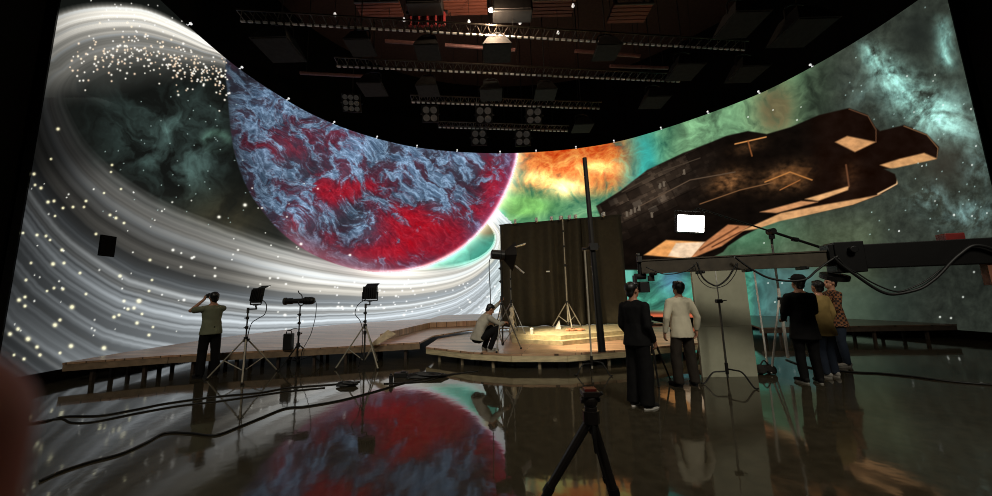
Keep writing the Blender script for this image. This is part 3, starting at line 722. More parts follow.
# backdrop
bd = on(505, 328, pz).y+.15
x0, x1, x2 = at(500.5, 224, bd), at(584, 218, bd), at(621, 214, bd)
ztop = x0.z
CURT = mat('black velvet', (64, 58, 45), .9, var=.12, spec=.2)
r = thing('backdrop', (x1.x, bd, pz), 'black cloth backdrop in two drops standing on the centre stage', 'backdrop')
def cloth(xa, xb, za, zb, zbot, seed, nf):
    b = MB(); NXc, NZc = 90, 24; g = []
    for i in range(NXc+1):
        u = i/NXc; col = []
        for j in range(NZc+1):
            v = j/NZc; x = xa+(xb-xa)*u; z = zbot+((za+(zb-za)*u)-zbot)*v
            f = sin(u*nf*2*pi+1.3*sin(u*7+seed)+.5*sin(v*2+seed))*(.15-.07*v)+.02*mnoise.noise(V((u*9, v*4, seed)))
            sag = -.03*(1-abs(2*((u*4) % 1)-1))*max(0, v-.8)/.2
            col.append((x, bd+f, z+sag*.8))
        g.append(col)
    vs = [[b.bm.verts.new(p) for p in c_] for c_ in g]; vb = [[b.bm.verts.new((p[0], p[1]+.012, p[2])) for p in c_] for c_ in g]
    for i in range(NXc):
        for j in range(NZc):
            b.bm.faces.new((vs[i][j], vs[i+1][j], vs[i+1][j+1], vs[i][j+1])); b.bm.faces.new((vb[i][j], vb[i][j+1], vb[i+1][j+1], vb[i+1][j]))
    for i in range(NXc):
        b.bm.faces.new((vs[i][0], vb[i][0], vb[i+1][0], vs[i+1][0])); b.bm.faces.new((vs[i][NZc], vs[i+1][NZc], vb[i+1][NZc], vb[i][NZc]))
    for j in range(NZc):
        b.bm.faces.new((vs[0][j], vs[0][j+1], vb[0][j+1], vb[0][j])); b.bm.faces.new((vs[NXc][j], vb[NXc][j], vb[NXc][j+1], vs[NXc][j+1]))
    return b.build('cloth', CURT, r, smooth=True)
cloth(x0.x, x1.x-.02, x0.z, x1.z, pz+.02, 1, 5); cloth(x1.x-.12, x2.x, x1.z, x2.z, pz+.02, 5, 2.2)
MB().tube((x0.x-.05, bd+.1, x0.z-.02), (x2.x+.05, bd+.1, x2.z-.02), .02).build('crossbar', BLK, r)
for xx, zz in ((x0.x, x0.z), (x1.x, x1.z), (x2.x, x2.z)): MB().tube((xx, bd+.1, pz), (xx, bd+.1, zz), .02).build('upright', BLK, r)
for px in (515, 536, 551, 560, 569, 575, 603):
    p = at(px, 219, bd); z = x0.z+(x2.z-x0.z)*(p.x-x0.x)/(x2.x-x0.x)
    b = MB(); b.box((p.x, bd-.06, z+.02), (.07, .2, .13)); b.build('clip', mat('white clamp', (250, 244, 226), .5), r)
p = at(548, 271.5, bd-.09); b = MB(); b.box(p, (.13, .012, .045)); tag(b.build('tape', mat('white clamp', (250, 244, 226), .5), r), 'white strip of tape')

sb = on(564, 325, pz); sb = V((sb.x-.04, bd-.55, pz)); light_stand('light_stand', sb, x1.z-pz-.05, .75, .52, radians(270), 'tall slim pale stand in front of the black backdrop', PALE, PALE, r0=.024)
# small things left on the plinth
p = V((on(530, 332, pz).x, on(530, 334, pz).y-.0, pz)); b = MB(); b.lathe([(.04, 0), (.05, .11), (.047, .115), (.0, .1)], p); b.ball(p+V((0, 0, .13)), .05, (1, 1, .7)); tag(b.build('paper_cup', WHITEP), 'crumpled white paper cup at the left of the plinth', 'cup')
p = on(559, 329, pz); p.y = min(p.y, bd-.5); b = MB(); b.hull([p+V(q) for q in ((-.10,0,0),(.06,0,0),(-.10,.2,0),(.06,.2,0),(.03,.05,.24),(.04,.15,.24))]); tag(b.build('folded_card', WHITEP), 'white folded card standing on the plinth by the slim stand', 'card')
p = on(573, 331, pz); p.y = min(p.y, bd-.5)
b = MB()
for k in range(7): b.ball(p+V((-.15+.07*k, .03*sin(k*2.1), .035)), .06, (1.2, 1, .55+.2*sin(k*1.7)))
tag(b.organic('cloth', mat('salmon cloth', (206, 140, 104), .8), None, .012, 3, .01, 14), 'crumpled salmon cloth lying on the plinth', 'cloth')

# lamp stands at the left of the plinth
sa = on(503, 350, .33); light_stand('light_stand', sa, 2.15, 1.0, .42, radians(250), 'tripod stand carrying the hooded lamp on the centre stage', DSTEEL, STEEL, r0=.02)
sb2 = on(512.5, 340, .33); light_stand('light_stand', sb2, 1.95, 1.0, .62, radians(190), 'chrome tripod stand just behind the hooded lamp stand', STEEL, STEEL, r0=.018)
hc = at(500, 255, sa.y); r = thing('hooded_lamp', (sa.x, sa.y, .33+2.15), 'black hooded fresnel lamp with open barn doors facing the backdrop', 'lamp')
dx = V((1, .12, -.12)).normalized(); q = dx.to_track_quat('Z', 'Y').to_matrix()
b = MB(); b.lathe([(.06, -.22), (.11, -.2), (.115, 0), (.13, .02), (.13, .1), (.1, .11)], hc, rot=q); b.build('housing', BLK, r)
b = MB(); b.lathe([(.11, .1), (.36, .34), (.355, .345), (.1, .115)], hc, rot=q, seg=4); b.build('hood', BLK, r)
b = MB(); b.lathe([(0.001, .085), (.1, .09), (.1, .1), (.001, .11)], hc, rot=q); b.build('lens', mat('lit fresnel lens', (250, 230, 190), .3, emit=((1, .82, .5), 6)), r)
for s_, ang in ((1, .35), (-1, -.8)):
    o_ = hc+dx*.36+V((0, 0, s_*.22)); d_ = V((1, 0, .3 if s_ > 0 else -.9)).normalized()
    b = MB(); b.box(o_+d_*.13, (.27, .26, .014), Matrix.Rotation(-atan2(d_.z, d_.x), 3, 'Y')); tag(b.build('barn_door', WHITEP, r), 'pale barn door')
b = MB(); b.path([hc+V((0, -.15, 0)), hc+V((0, -.15, -.15)), hc+V((0, 0, -.19)), hc+V((0, .15, -.15)), hc+V((0, .15, 0))], .012); b.tube(hc+V((0, 0, -.18)), V((sa.x, sa.y, .33+2.12)), .016); b.build('yoke', BLK, r)
cable('lamp_cable', [hc+V(p) for p in ((-.2,0,-.03),(-.26,-.02,-.2),(-.25,-.03,-.8),(-.24,-.03,-1.3),(-.15,-.04,-1.7),(-.1,-.05,-2.2))], .01, 'pale cable hanging from the hooded lamp', m=DGREY)
b = MB(); p = sb2+V((.0, -.03, .62))
for k in range(6): b.ball(p+V((.02*sin(k*2.3), -.03, .2-.11*k)), .075, (.9, .6, 1.1))
tag(b.organic('cloth', mat('pale sacking', (196, 184, 160), .85), None, .012, 3, .012, 12), 'pale cloth bundle hung on the stand behind the hooded lamp', 'cloth')
sp = bpy.data.lights.new('fresnel_beam', 'SPOT'); so = bpy.data.objects.new('fresnel_beam', sp); COL.objects.link(so)
so.location = hc+dx*.40; tgt = V((q1.x+.6, q1.y+.5, .4)); so.rotation_euler = (tgt-so.location).to_track_quat('-Z', 'Y').to_euler()
sp.energy = 800; sp.color = (1, .84, .56); sp.spot_size = radians(75); sp.spot_blend = .7; sp.shadow_soft_size = .08; so.parent = None

# tall pole on a grip stand
def grip_stand(base, top, label, column_m, ang0, spread=.42, legm=BLK, knob=True, riser=0):
    base = V(base); r = thing('grip_stand', base, label, 'grip stand'); up = V((0, 0, 1))
    MB().tube(base+up*.10, base+up*top, .017).build('column', column_m, r)
    if riser: MB().tube(base+up*(top-.02), base+up*(top+riser), .009).build('riser', WHITEP, r)
    MB().tube(base+up*.16, base+up*.34, .026).build('leg_socket', legm, r)
    for k in range(3):
        a = ang0+k*2*pi/3; d = V((cos(a), sin(a), 0)); z0 = .20+.04*k
        MB().path([base+up*z0+d*.02, base+up*z0+d*.12, base+up*(z0*.9)+d*(spread*.55), base+up*.03+d*(spread*.85), base+up*.02+d*spread], .013).build('leg', legm, r)
    b = MB(); t = base+up*(top); b.tube(t-V((.05, 0, 0)), t+V((.05, 0, 0)), .034); b.tube(t+V((.05, 0, 0)), t+V((.10, 0, .01)), .01); b.box(t+V((.11, 0, .01)), (.02, .05, .015)); b.build('grip_head', BLK, r)
    return r
g1 = on(592.5, 374); grip_stand(g1, 2.45, 'tall grip stand with pale column standing before the centre stage', PALE, radians(200), .40)
pA, pB = at(584.5, 158, g1.y-.05), at(602, 352, g1.y-.05)
r = thing('pole', pB, 'very tall leaning black pole clamped to the grip stand before the stage', 'pole')
MB().tube(pB.lerp(pA, .5), pA, .05, .045, 12).build('upper_tube', mat('matt black tube', (30, 25, 21), .6), r); MB().tube(pB, pB.lerp(pA, .5), .075, .055, 12).build('lower_tube', BLK, r)
m_ = pB.lerp(pA, .52); b = MB(); b.box(m_+V((.0, -.06, 0)), (.16, .1, .14)); b.tube(m_+V((-.1, -.06, 0)), m_+V((.12, -.06, 0)), .025); b.build('clamp', BLK, r)

# white flat and its grip stand
bl, br2 = on(702, 377), on(757, 376)
r = thing('flat', ((bl.x+br2.x)/2, (bl.y+br2.y)/2, 0), 'tall grey green flat board standing behind the grip stand', 'flat')
dv = (br2-bl); L_ = dv.length; an = atan2(dv.y, dv.x); ctr = (bl+br2)/2
FLAT = mat('grey painted flat', (168, 168, 146), .8, var=.06)
b = MB(); b.box(ctr+V((0, 0, .442)), (L_, .05, .884), Matrix.Rotation(an, 3, 'Z')); b.build('lower_board', FLAT, r)
b = MB(); b.box(ctr+V((0, 0, 1.51)), (L_, .05, 1.24), Matrix.Rotation(an, 3, 'Z')); b.build('upper_board', FLAT, r)
for sx in (-1, 1):
    b = MB(); b.box(ctr+V((sx*.3*cos(an), .30, .02)), (.05, .6, .04)); b.tube(ctr+V((sx*.3*cos(an), .55, .03)), ctr+V((sx*.3*cos(an), .04, 1.1)), .02); b.build('back_brace', POST, r)
g2 = on(728.5, 384); grip_stand(g2, 1.36, 'short black grip stand with bent legs in front of the flat board', DSTEEL, radians(178), .44, BLK, True, .60)

# boom stand with the lit panel
g3 = on(790, 372); pv = at(782, 238, g3.y)
r = thing('boom_stand', (g3.x, g3.y, 0), 'pale combo stand with a long boom reaching over the crane to the lit panel', 'boom stand')
tz = pv.z
MB().tube((g3.x, g3.y, .25), (g3.x, g3.y, 1.55), .026).build('column', WHITEP, r); MB().tube((g3.x, g3.y, 1.5), (g3.x, g3.y, tz-.05), .02).build('riser', STEEL, r)
for a in (radians(200), radians(325), radians(80)):
    d = V((cos(a), sin(a), 0)); MB().tube(V((g3.x, g3.y, 1.32))+d*.03, V((g3.x, g3.y, .03))+d*.52, .016).build('leg', WHITEP, r)
b = MB(); b.tube((g3.x, g3.y, 1.26), (g3.x, g3.y, 1.38), .04); b.build('collar', BLK, r)
pv = V((g3.x, g3.y, tz)); e0 = at(698, 208, g3.y-.15); e1 = at(838, 253, g3.y+.1); mid = e0.lerp(e1, (pv.x-e0.x)/(e1.x-e0.x))
MB().tube(e0, mid, .016).build('boom', BLK, r); MB().tube(mid, e1, .026).build('boom_butt', BLK, r)
b = MB(); b.tube(mid-V((0, .07, 0)), mid+V((0, .07, 0)), .06); b.box(mid-V((0, 0, .08)), (.06, .08, .14)); b.tube(V((g3.x, g3.y, tz-.12)), mid, .022); b.build('pivot', BLK, r)
b = MB(); b.tube(mid.lerp(e1, .35)-V((.04, 0, 0)), mid.lerp(e1, .35)+V((.05, 0, -.015)), .045); b.build('counter_knob', BLK, r)
pc = at(691, 223.5, e0.y-.12); r = thing('film_light', pc, 'bright white rectangular LED film light hanging on the boom', 'light')
Rp = Matrix.Rotation(.10, 3, 'Z') @ Matrix.Rotation(.12, 3, 'X') @ Matrix.Rotation(.05, 3, 'Y')
b = MB(); b.box(pc+Rp@V((0, .045, 0)), (.56, .07, .35), Rp); b.build('housing', BLK, r, bevel=.008)
MB().box(pc, (.52, .02, .31), Rp).build('diffuser', mat('lit LED panel', (255, 255, 255), .5, emit=((1, .97, .9), 14)), r)
b = MB(); b.tube(pc+Rp@V((-.3, .04, 0)), pc+Rp@V((-.3, .04, .24)), .01); b.tube(pc+Rp@V((.3, .04, 0)), pc+Rp@V((.3, .04, .24)), .01); b.tube(pc+Rp@V((-.3, .04, .24)), pc+Rp@V((.3, .04, .24)), .01); b.tube(pc+Rp@V((.05, .04, .24)), e0, .014); b.build('yoke', BLK, r)
# leaning pale pole and sandbag
f0, f1 = on(767, 362), at(753.5, 267, on(767, 362).y+.05)
r = tag(MB().tube(f0+V((0, 0, .01)), f1, .017).tube(f0+V((0, 0, .0)), f0+V((0, 0, .04)), .024).build('pole', WHITEP), 'slim pale pole leaning between the flat board and the boom stand', 'pole')
sc_ = on(765.5, 374); b = MB()
for sx in (-1, 1):
    b.ball(sc_+V((sx*.085, 0, .085)), .10, (1, 1.1, .85)); b.ball(sc_+V((sx*.10, -.02, .05)), .07, (1.1, 1.3, .65))
b.ball(sc_+V((0, 0, .13)), .06, (1.5, .8, .6))
r = b.organic('sandbag', mat('black canvas', (34, 31, 27), .9), None, .012, 3, .008, 14); tag(r, 'black sandbag on the floor at the foot of the pale pole', 'sandbag')
MB().path([sc_+V((-.08, 0, .15)), sc_+V((0, 0, .24)), sc_+V((.08, 0, .15))], .012).build('handle', BLK, r)

# ---------------------------------------------------------------- camera crane
bL, bM, bR = on(641, 267, 1.97), on(850, 257, 1.97), on(1010, 250, 1.97)
dirv = (bR-bL).normalized(); an = atan2(dirv.y, dirv.x); Rz = Matrix.Rotation(an, 3, 'Z')
post = bL+dirv*((bR-bL).length+1.3)
r = thing('camera_crane', (post.x, post.y, 0), 'long black camera crane arm reaching in from the right', 'camera crane')
BEAM = mat('crane paint', (70, 62, 50), .5); BEAMK = mat('crane black', (11, 10, 10), .5, spec=.3)
def along(s): return bL+dirv*s
LM = (bM-bL).length; LR = (post-bL).length
b = MB(); b.box(along(LM/2)+V((0, 0, 0)), (LM, .12, .19), Rz); b.box(along(LM/2)+V((0, 0, .105)), (LM, .15, .02), Rz); b.box(along(LM/2)+V((0, 0, -.105)), (LM, .15, .02), Rz)
b.build('front_arm', BEAM, r)
b = MB(); b.box(along((LM+LR)/2+.1), (LR-LM+.2, .22, .34), Rz); b.build('main_arm', BEAMK, r, bevel=.01)
b = MB(); b.box(along(LM-.02), (.34, .26, .44), Rz); b.box(along(LM-.2)+V((0, 0, .05)), (.1, .22, .3), Rz); b.tube(along(LM)-Rz@V((0, .2, -.1)), along(LM)+Rz@V((0, .2, .1)), .05); b.build('joint_block', BEAMK, r, bevel=.01)
p = along((on(967, 251, 1.97)-bL).length); b = MB(); b.box(p+V((0, 0, .20)), (.2, .15, .12), Rz); b.ball(p+V((-.03, 0, .24)), .025); tag(b.build('marker_box', mat('dull red', (112, 26, 22), .5), r, bevel=.01), 'dull red box on top of the arm')
p = along((on(981, 251, 1.97)-bL).length); b = MB(); b.box(p+V((.05, -.05, -.30)), (.09, .1, .3), Rz); tag(b.build('bracket', mat('rusty plate', (120, 74, 52), .7), r), 'rusty bracket under the arm')
for s_ in (.15, .85, 1.5, 2.2):
    b = MB(); b.box(along(s_)+V((0, -.02, -.13)), (.07, .16, .05), Rz); b.ball(along(s_)+Rz@V((.05, -.09, -.13)), .025); b.build('cable_clip', BLK, r)
b = MB(); b.lathe([(.0, -.04), (.17, -.03), (.17, .03), (.0, .04)], along(LM-.08)+V((-.02, .1, -.27)), rot=Matrix.Rotation(.35, 3, 'X')); b.build('cable_drum', BLK, r)
b = MB(); b.box(post+V((0, 0, .9-1.97+.0)), (.24, .24, 1.72)); b.box(post+V((0, 0, -.25)), (.34, .34, .2)); b.build('column', BEAMK, r)
b = MB(); b.box((post.x, post.y, .08), (1.1, .9, .1)); b.build('base', BEAMK, r)
for sx in (-1, 1):
    for sy in (-1, 1): b = MB(); b.tube((post.x+sx*.45, post.y+sy*.40-.03, .09), (post.x+sx*.45, post.y+sy*.40+.03, .09), .085); b.build('wheel', RUBBER, r)
# remote camera hanging at the crane tip
h0 = along(-.02); r = thing('film_camera', h0-V((0, 0, .45)), 'black remote film camera hanging at the crane tip behind the man in black', 'film camera')
b = MB(); b.tube(h0+V((0, 0, .12)), h0-V((0, 0, .16)), .04); b.tube(h0-V((.1, 0, .16)), h0+V((.08, 0, -.16)), .05); b.box(h0+V((-.1, 0, -.28)), (.04, .1, .28)); b.build('remote_head', BLK, r)
b = MB(); b.box(h0+V((.02, .03, -.34)), (.16, .26, .18)); b.build('body', BLKP, r, bevel=.01)
b = MB(); b.tube(h0+V((.02, .16, -.34)), h0+V((.02, .36, -.34)), .06); b.build('lens', BLK, r)
b = MB(); b.box(h0+V((.02, .40, -.34)), (.2, .1, .16)); b.build('matte_box', BLK, r)
b = MB(); b.box(h0+V((-.02, -.05, .13)), (.07, .07, .09)); b.ball(h0+V((-.04, -.06, .2)), .035); b.box(h0+V((.13, -.1, -.2)), (.12, .03, .09), Matrix.Rotation(.4, 3, 'Z')); b.build('accessories', DGREY, r)
def hang(pts, rad, label):
    out = []
    for px, py in pts:
        d = ray(px, py); n_ = V((-dirv.y, dirv.x, 0)); o_ = bL-n_*.16
        t = (o_-EYE).dot(n_)/d.dot(n_); out.append(EYE+d*t)
    return cable('crane_cable', out, rad, label)
hang([(697,262),(700,272),(704,279),(711,284),(718,285.5),(727,279),(733,270),(737,263)], .013, 'black cable loop under the crane arm in front of the flat board')
hang([(694,264),(699,278),(707,286),(716,288),(727,284),(735,274),(738,264)], .006, 'thin wire loop under the crane arm in front of the flat board')
hang([(735,257),(744,264),(753,270),(769,278),(789,281),(806,279),(816,271),(828,262),(838,256)], .015, 'black cable sagging under the crane arm over the man in the cap')
hang([(833,257),(843,266),(854,274),(872,286.5),(885,293),(897,294),(919,289),(932,281),(941,273),(951,262),(960,254),(972,246),(985,246.5),(1000,252)], .02, 'thick black cable sagging below the right half of the crane arm')
hang([(838,258),(848,268),(857,273),(874,283.5),(897,291.5),(917,285.5),(930,278),(940,270)], .010, 'thinner black cable beside the thick one below the crane arm')
hang([(646,267),(655,271),(664,274),(676,273.5),(688,270),(696,264)], .009, 'short black cable sagging near the tip of the crane arm')

# tripod behind the man in black
t0 = on(656, 386); r = thing('tripod', t0, 'black tripod standing behind the man in black', 'tripod')
top = V((t0.x-.02, t0.y, 1.02))
b = MB(); b.tube(top-V((0, 0, .18)), top, .03); b.box(top, (.1, .1, .05)); b.ball(top+V((0, 0, .06)), .045); b.box(top+V((0, 0, .115)), (.1, .08, .02)); b.build('head', BLK, r)
for px, py in ((659, 388), (670.5, 381), (646, 381)):
    f = on(px, py); f.z = .02; m_ = top.lerp(f, .55)-V((0, 0, .04)); o = MB().tube(top-V((0, 0, .1)), f, .022, .013).build('leg', BLK, r); MB().ball(f, .02).build('foot', RUBBER, o)
MB().tube(top-V((0, 0, .5)), top-V((0, 0, .1)), .014).build('centre_column', BLK, r)

# foreground tripod
hp = at(590.5, 406, 1.85); r = thing('tripod', (hp.x, hp.y, 0), 'black tripod in the foreground close to the viewer', 'tripod')
TB = mat('tripod black', (34, 30, 28), .35)
b = MB(); b.tube(hp-V((0, 0, .06)), hp+V((0, 0, .0)), .032); b.ball(hp+V((0, 0, .03)), .04); b.box(hp+V((0, 0, .065)), (.085, .08, .025)); b.tube(hp+V((-.05, 0, .03)), hp+V((.05, 0, .035)), .017); b.tube(hp+V((.02, -.02, .05)), hp+V((.055, -.04, .075)), .01); b.build('ball_head', TB, r, bevel=.004)
b = MB(); b.box(hp+V((0, 0, .083)), (.06, .05, .012)); tag(b.build('quick_release_plate', mat('dull red plate', (96, 34, 30), .4), r), 'dull red plate')
MB().tube(hp-V((0, 0, .13)), hp-V((0, 0, .05)), .016).build('centre_column', TB, r)
b = MB(); b.tube(hp-V((0, 0, .08)), hp-V((0, 0, .02)), .042); b.build('spider', TB, r)
for px, py in ((477, 612), (654, 622), (631, 566)):
    f = on(px, py); t = hp-V((0, 0, .055)); dv = f-t
    k1, k2 = t+dv*.38, t+dv*.70
    b = MB(); b.tube(t, k1, .024, .022); b.build('leg', TB, r); o = r.children[-1] if False else None
    MB().tube(k1, k2, .018).build('leg_section', TB, r); MB().tube(k2, f+V((0, 0, .02)), .014).build('leg_section', DSTEEL, r)
    for k_ in (k1, k2): MB().tube(k_-dv*.018, k_+dv*.018, .027).build('leg_lock', BLK, r)
MB().path([hp+V((-.0, -.05, -.08)), hp+V((-.005, -.06, -.14)), hp+V((-.0, -.06, -.2))], .009).build('strap', BLK, r)

# cables and bits on the floor
def floor_cable(px, rad, label): return cable('floor_cable', [V((*on(x, y).xy, rad)) for x, y in px], rad, label)
floor_cable([(40,482),(60,473),(90,463),(120,455),(145,444),(165,434),(190,434),(215,436),(240,427),(262,418),(285,409),(305,407),(335,402),(360,396),(385,389),(405,383),(430,378),(455,374)], .0115, 'long black cable winding across the floor from the lower left to the centre stage')
floor_cable([(20,426),(45,422),(65,417),(100,416),(135,410),(165,404),(200,399),(225,396),(260,393),(290,388),(330,385),(360,382)], .010, 'black cable along the left stage, nearer of two')
floor_cable([(30,424),(60,419),(72,423),(95,422),(140,413),(180,406),(215,402),(250,397),(285,392),(325,388)], .009, 'black cable along the left stage crossing its neighbour at the left end')
floor_cable([(786,360),(810,368),(850,372.5),(880,374),(910,377),(940,381),(970,384),(1000,386)], .014, 'black cable running right across the floor from the group of people')
floor_cable([(384,384),(405,383),(428,381),(450,375),(478,371.5)], .01, 'short thin cable between the cable coil and the centre stage')
def coil(px, py, rad, label, sq=.6):
    c_ = on(px, py); b = MB(); pts = []
    for k in range(40):
        a = k*.9; rr_ = rad*(.75+.25*sin(k*1.9)); pts.append(c_+V((rr_*cos(a)*1.5, rr_*sin(a)*sq, .015+.0015*k)))
    return tag(b.path(pts, .013, 6, 3).build('cable_coil', RUBBER), label, 'cable coil')
coil(347, 386.5, .13, 'small heap of black cable left of the floor boxes'); coil(427, 377.5, .28, 'larger heap of black cable in front of the centre stage')
c_ = on(391, 383); b = MB(); b.box(c_+V((0, 0, .07)), (.06, .06, .14)); b.tube(c_+V((0, 0, .14)), c_+V((0, 0, .17)), .02); tag(b.build('junction_box', BLKP, bevel=.008), 'small upright black box between the two cable heaps', 'box')
c_ = on(401, 377); b = MB(); b.box(c_+V((0, 0, .045)), (.26, .14, .09)); b.box(c_+V((.05, 0, .1)), (.1, .08, .03)); tag(b.build('junction_box', BLKP, bevel=.008), 'flat black power box left of the larger cable heap', 'box')

# ================================================================ people
def basis_from(d, hint):
    d = V(d).normalized(); x = d.cross(V(hint)).normalized(); return d, x, x.cross(d)
def add_hand(b, wrist, d, palm, side, curl=.5, k=1.):
    """wrist point, direction of the hand, palm normal; side +1 = thumb towards x axis of the frame"""
    d = V(d).normalized(); n = (V(palm)-d*V(palm).dot(d)).normalized(); x = d.cross(n)*side
    b.limb([(wrist, .026*k), (wrist+d*.04*k, .024*k)])
    for u in (-.026, -.009, .009, .026): b.limb([(wrist+d*.02*k+x*u*.5*k, .016*k), (wrist+d*.088*k+x*u*k, .0125*k)])
    for i, (u, L_) in enumerate(((.029, .072), (.010, .082), (-.010, .076), (-.028, .058))):
        p = wrist+d*.088*k+x*u*k; dd = d; pts = [(p, .0105*k)]
        for j, f in enumerate((.45, .32, .23)):
            a = curl*(.55+.35*j)*(1+.08*i); dd = (dd*cos(a)+n*sin(a)).normalized(); p = p+dd*L_*f*k; pts.append((p, (.0098-.0008*j)*k))
        b.limb(pts, 8)
    p = wrist+d*.03*k+x*.024*k; q = p+(d*.55+x*.7+n*.35).normalized()*.042*k; e = q+(d*.85+x*.2+n*.45).normalized()*.03*k; e2 = e+(d*.85+n*.5).normalized()*.024*k
    b.limb([(p, .014*k), (q, .0125*k), (e, .0105*k), (e2, .0095*k)], 8)

def person(label, loc, yaw, h=1.75, top=None, bottom=None, shoes=None, sole=None, sleeve='long', arms=None, legs=None, spine=None, right=(1, 0, 0), head=(0, 0), hem=.86, wide=0., hat=None, coat=None, hair='short', sleeve_end=.6, neck=None):
    k = h/1.75; r = thing('person', (0, 0, 0), label, 'person')
    def S(p): return V(p)*k
    spine = [S(p) for p in (spine or [(0, 0, .90), (0, .0, 1.02), (0, .005, 1.14), (0, .01, 1.28), (0, -.005, 1.40), (0, -.012, 1.475)])]
    right = V(right).normalized()
    rad = [(.160, .115), (.158, .112), (.142, .102), (.165, .112), (.172, .090), (.062, .060)]
    def sections(grow, i0=0, i1=6):
        out = []
        for i in range(i0, i1):
            t = (spine[min(i+1, 5)]-spine[max(i-1, 0)]).normalized(); y = t.cross(right).normalized()
            out.append((spine[i], (rad[i][0]+grow)*k, (rad[i][1]+grow)*k, right, y))
        return out
    up = (spine[5]-spine[3]).normalized(); fw = up.cross(right).normalized(); fw = fw if fw.dot(V((0, 1, 0))) > -.2 else -fw
    sh = {s: spine[4]+right*s*.172*k-up*.01*k for s in (-1, 1)}
    hip = {s: spine[0]+right*s*.088*k-V((0, 0, .0)) for s in (-1, 1)}
    arms = arms or {}
    A = {}
    for s in (-1, 1):
        el, wr, hd, pm, cu = arms.get(s, ((s*.245, -.03, 1.13), (s*.255, .06, .89), (0, .12, -1), (-s, 0, 0), .45))
        A[s] = (S(el), S(wr), V(hd), V(pm), cu)
    G = {}
    for s in (-1, 1):
        kn, an_, toe = (legs or {}).get(s, ((s*.10, .02, .49), (s*.105, -.02, .085), (s*.2, 1, 0)))
        G[s] = (S(kn), S(an_), V(toe).normalized())
    # ---- body: one continuous skin
    b = MB(); b.loft(sections(-.012))
    hc = (S(neck) if neck else spine[5]+up*.15*k+fw*.02*k)
    Hm = Matrix((right, fw, up)).transposed() @ Matrix.Rotation(head[0], 3, 'Z') @ Matrix.Rotation(head[1], 3, 'X')
    H = lambda p: hc+Hm@(V(p)*k)
    b.limb([(spine[5]-up*.03*k, .062*k), (hc-up*.05*k-fw*.01*k, .054*k)])
    b.ball(H((0, -.008, .018)), .1*k, (.76, .95, .98), Hm); b.ball(H((0, .022, -.045)), .08*k, (.76, .92, 1.0), Hm); b.ball(H((0, .06, -.088)), .03*k)
    b.limb([(H((0, .088, .012)), .012*k), (H((0, .108, -.024)), .017*k)]); b.ball(H((0, .086, -.062)), .022*k, (1.2, .7, .6), Hm); b.ball(H((0, .078, .028)), .03*k, (1.7, .5, .4), Hm)
    for s in (-1, 1): b.ball(H((s*.078, -.005, -.008)), .032*k, (.35, .7, 1.05), Hm)
    for s in (-1, 1): b.limb([(spine[5]-up*.005*k, .056*k), (sh[s].lerp(spine[4], .35)+up*.012*k, .048*k)])
    for s in (-1, 1):
        el, wr, hd, pm, cu = A[s]
        b.limb([(sh[s], .052*k), (el, .038*k), (wr, .026*k)]); add_hand(b, wr, hd, pm, s if True else 1, cu, k)
        kn, an_, toe = G[s]
        b.limb([(hip[s], .088*k), (hip[s].lerp(kn, .5), .076*k), (kn, .054*k)]); b.limb([(kn, .054*k), (kn.lerp(an_, .35), .055*k), (an_, .036*k), (an_-V((0, 0, .03)), .034*k)])
    b.organic('body', SKIN, r, .0085, 2)
    # ---- clothes
    b = MB(); b.loft(sections(.016, 1 if not coat else 0, 5)+[(spine[5]-up*.015*k, .075*k, .072*k, right, fw)])
    t0 = (spine[1]-spine[0]).normalized(); low = spine[0]+t0*((hem-.90)*k)
    b.loft([(low, (.200+(.02 if coat else 0))*k, (.158+(.02 if coat else 0))*k, right, t0.cross(right)), (spine[1], .176*k, .130*k, right, t0.cross(right)), (spine[2], .164*k, .122*k, right, t0.cross(right))])
    for s in (-1, 1):
        el, wr, hd, pm, cu = A[s]; b.ball(sh[s], .066*k); b.limb([(spine[5]-up*.03*k, .064*k), (sh[s].lerp(spine[4], .3)+up*.012*k, .062*k)]); b.limb([(sh[s], .068*k), (sh[s].lerp(el, .5), .064*k)])
        if sleeve == 'long':
            b.limb([(sh[s].lerp(el, .5), .064*k), (el, .056*k), (el.lerp(wr, .5), .050*k)]); b.tube(el.lerp(wr, .45), wr.lerp(el, .02), .050*k, .040*k, 16)
        else: b.tube(sh[s].lerp(el, .4), sh[s].lerp(el, sleeve_end+.15), .064*k, .066*k, 16)
    b.organic('jacket' if coat else 'shirt', top, r, .0125, 3, .008*k, 10, len(label))
    b = MB(); b.loft(sections(.012, 0, 2)); b.ball(spine[0], .13*k, (1.28, 1.0, .8))
    for s in (-1, 1):
        kn, an_, toe = G[s]; e = an_+V((0, 0, .0))
        b.limb([(hip[s], .102*k), (hip[s].lerp(kn, .5), .092*k), (kn, (.072+wide)*k)]); b.limb([(kn, (.072+wide)*k), (kn.lerp(e, .5), (.068+wide)*k)]); b.tube(kn.lerp(e, .45), e+(e-kn).normalized()*.03, (.068+wide)*k, (.060+wide*1.25)*k, 18)
    b.organic('trousers', bottom, r, .0125, 3, .007*k, 11, len(label)*2)
    for s in (-1, 1):
        kn, an_, toe = G[s]; fl_ = an_.z-.085*k; side = toe.cross(V((0, 0, 1)))
        rot = Matrix((side, toe, V((0, 0, 1)))).transposed(); z = an_-V((0, 0, an_.z-fl_)); z.z = fl_
        b = MB(); b.ball(z+V((0, 0, .055*k))-toe*.025*k, .052*k, (.82, 1.1, 1), rot); b.ball(z+V((0, 0, .042*k))+toe*.08*k, .05*k, (.92, 1.5, .75), rot); b.ball(z+V((0, 0, .036*k))+toe*.15*k, .046*k, (.98, 1.2, .7), rot); b.tube(z+V((0, 0, .05*k)), z+V((0, 0, .11*k)), .044*k)
        o = b.organic('shoe', shoes, r, .008, 2)
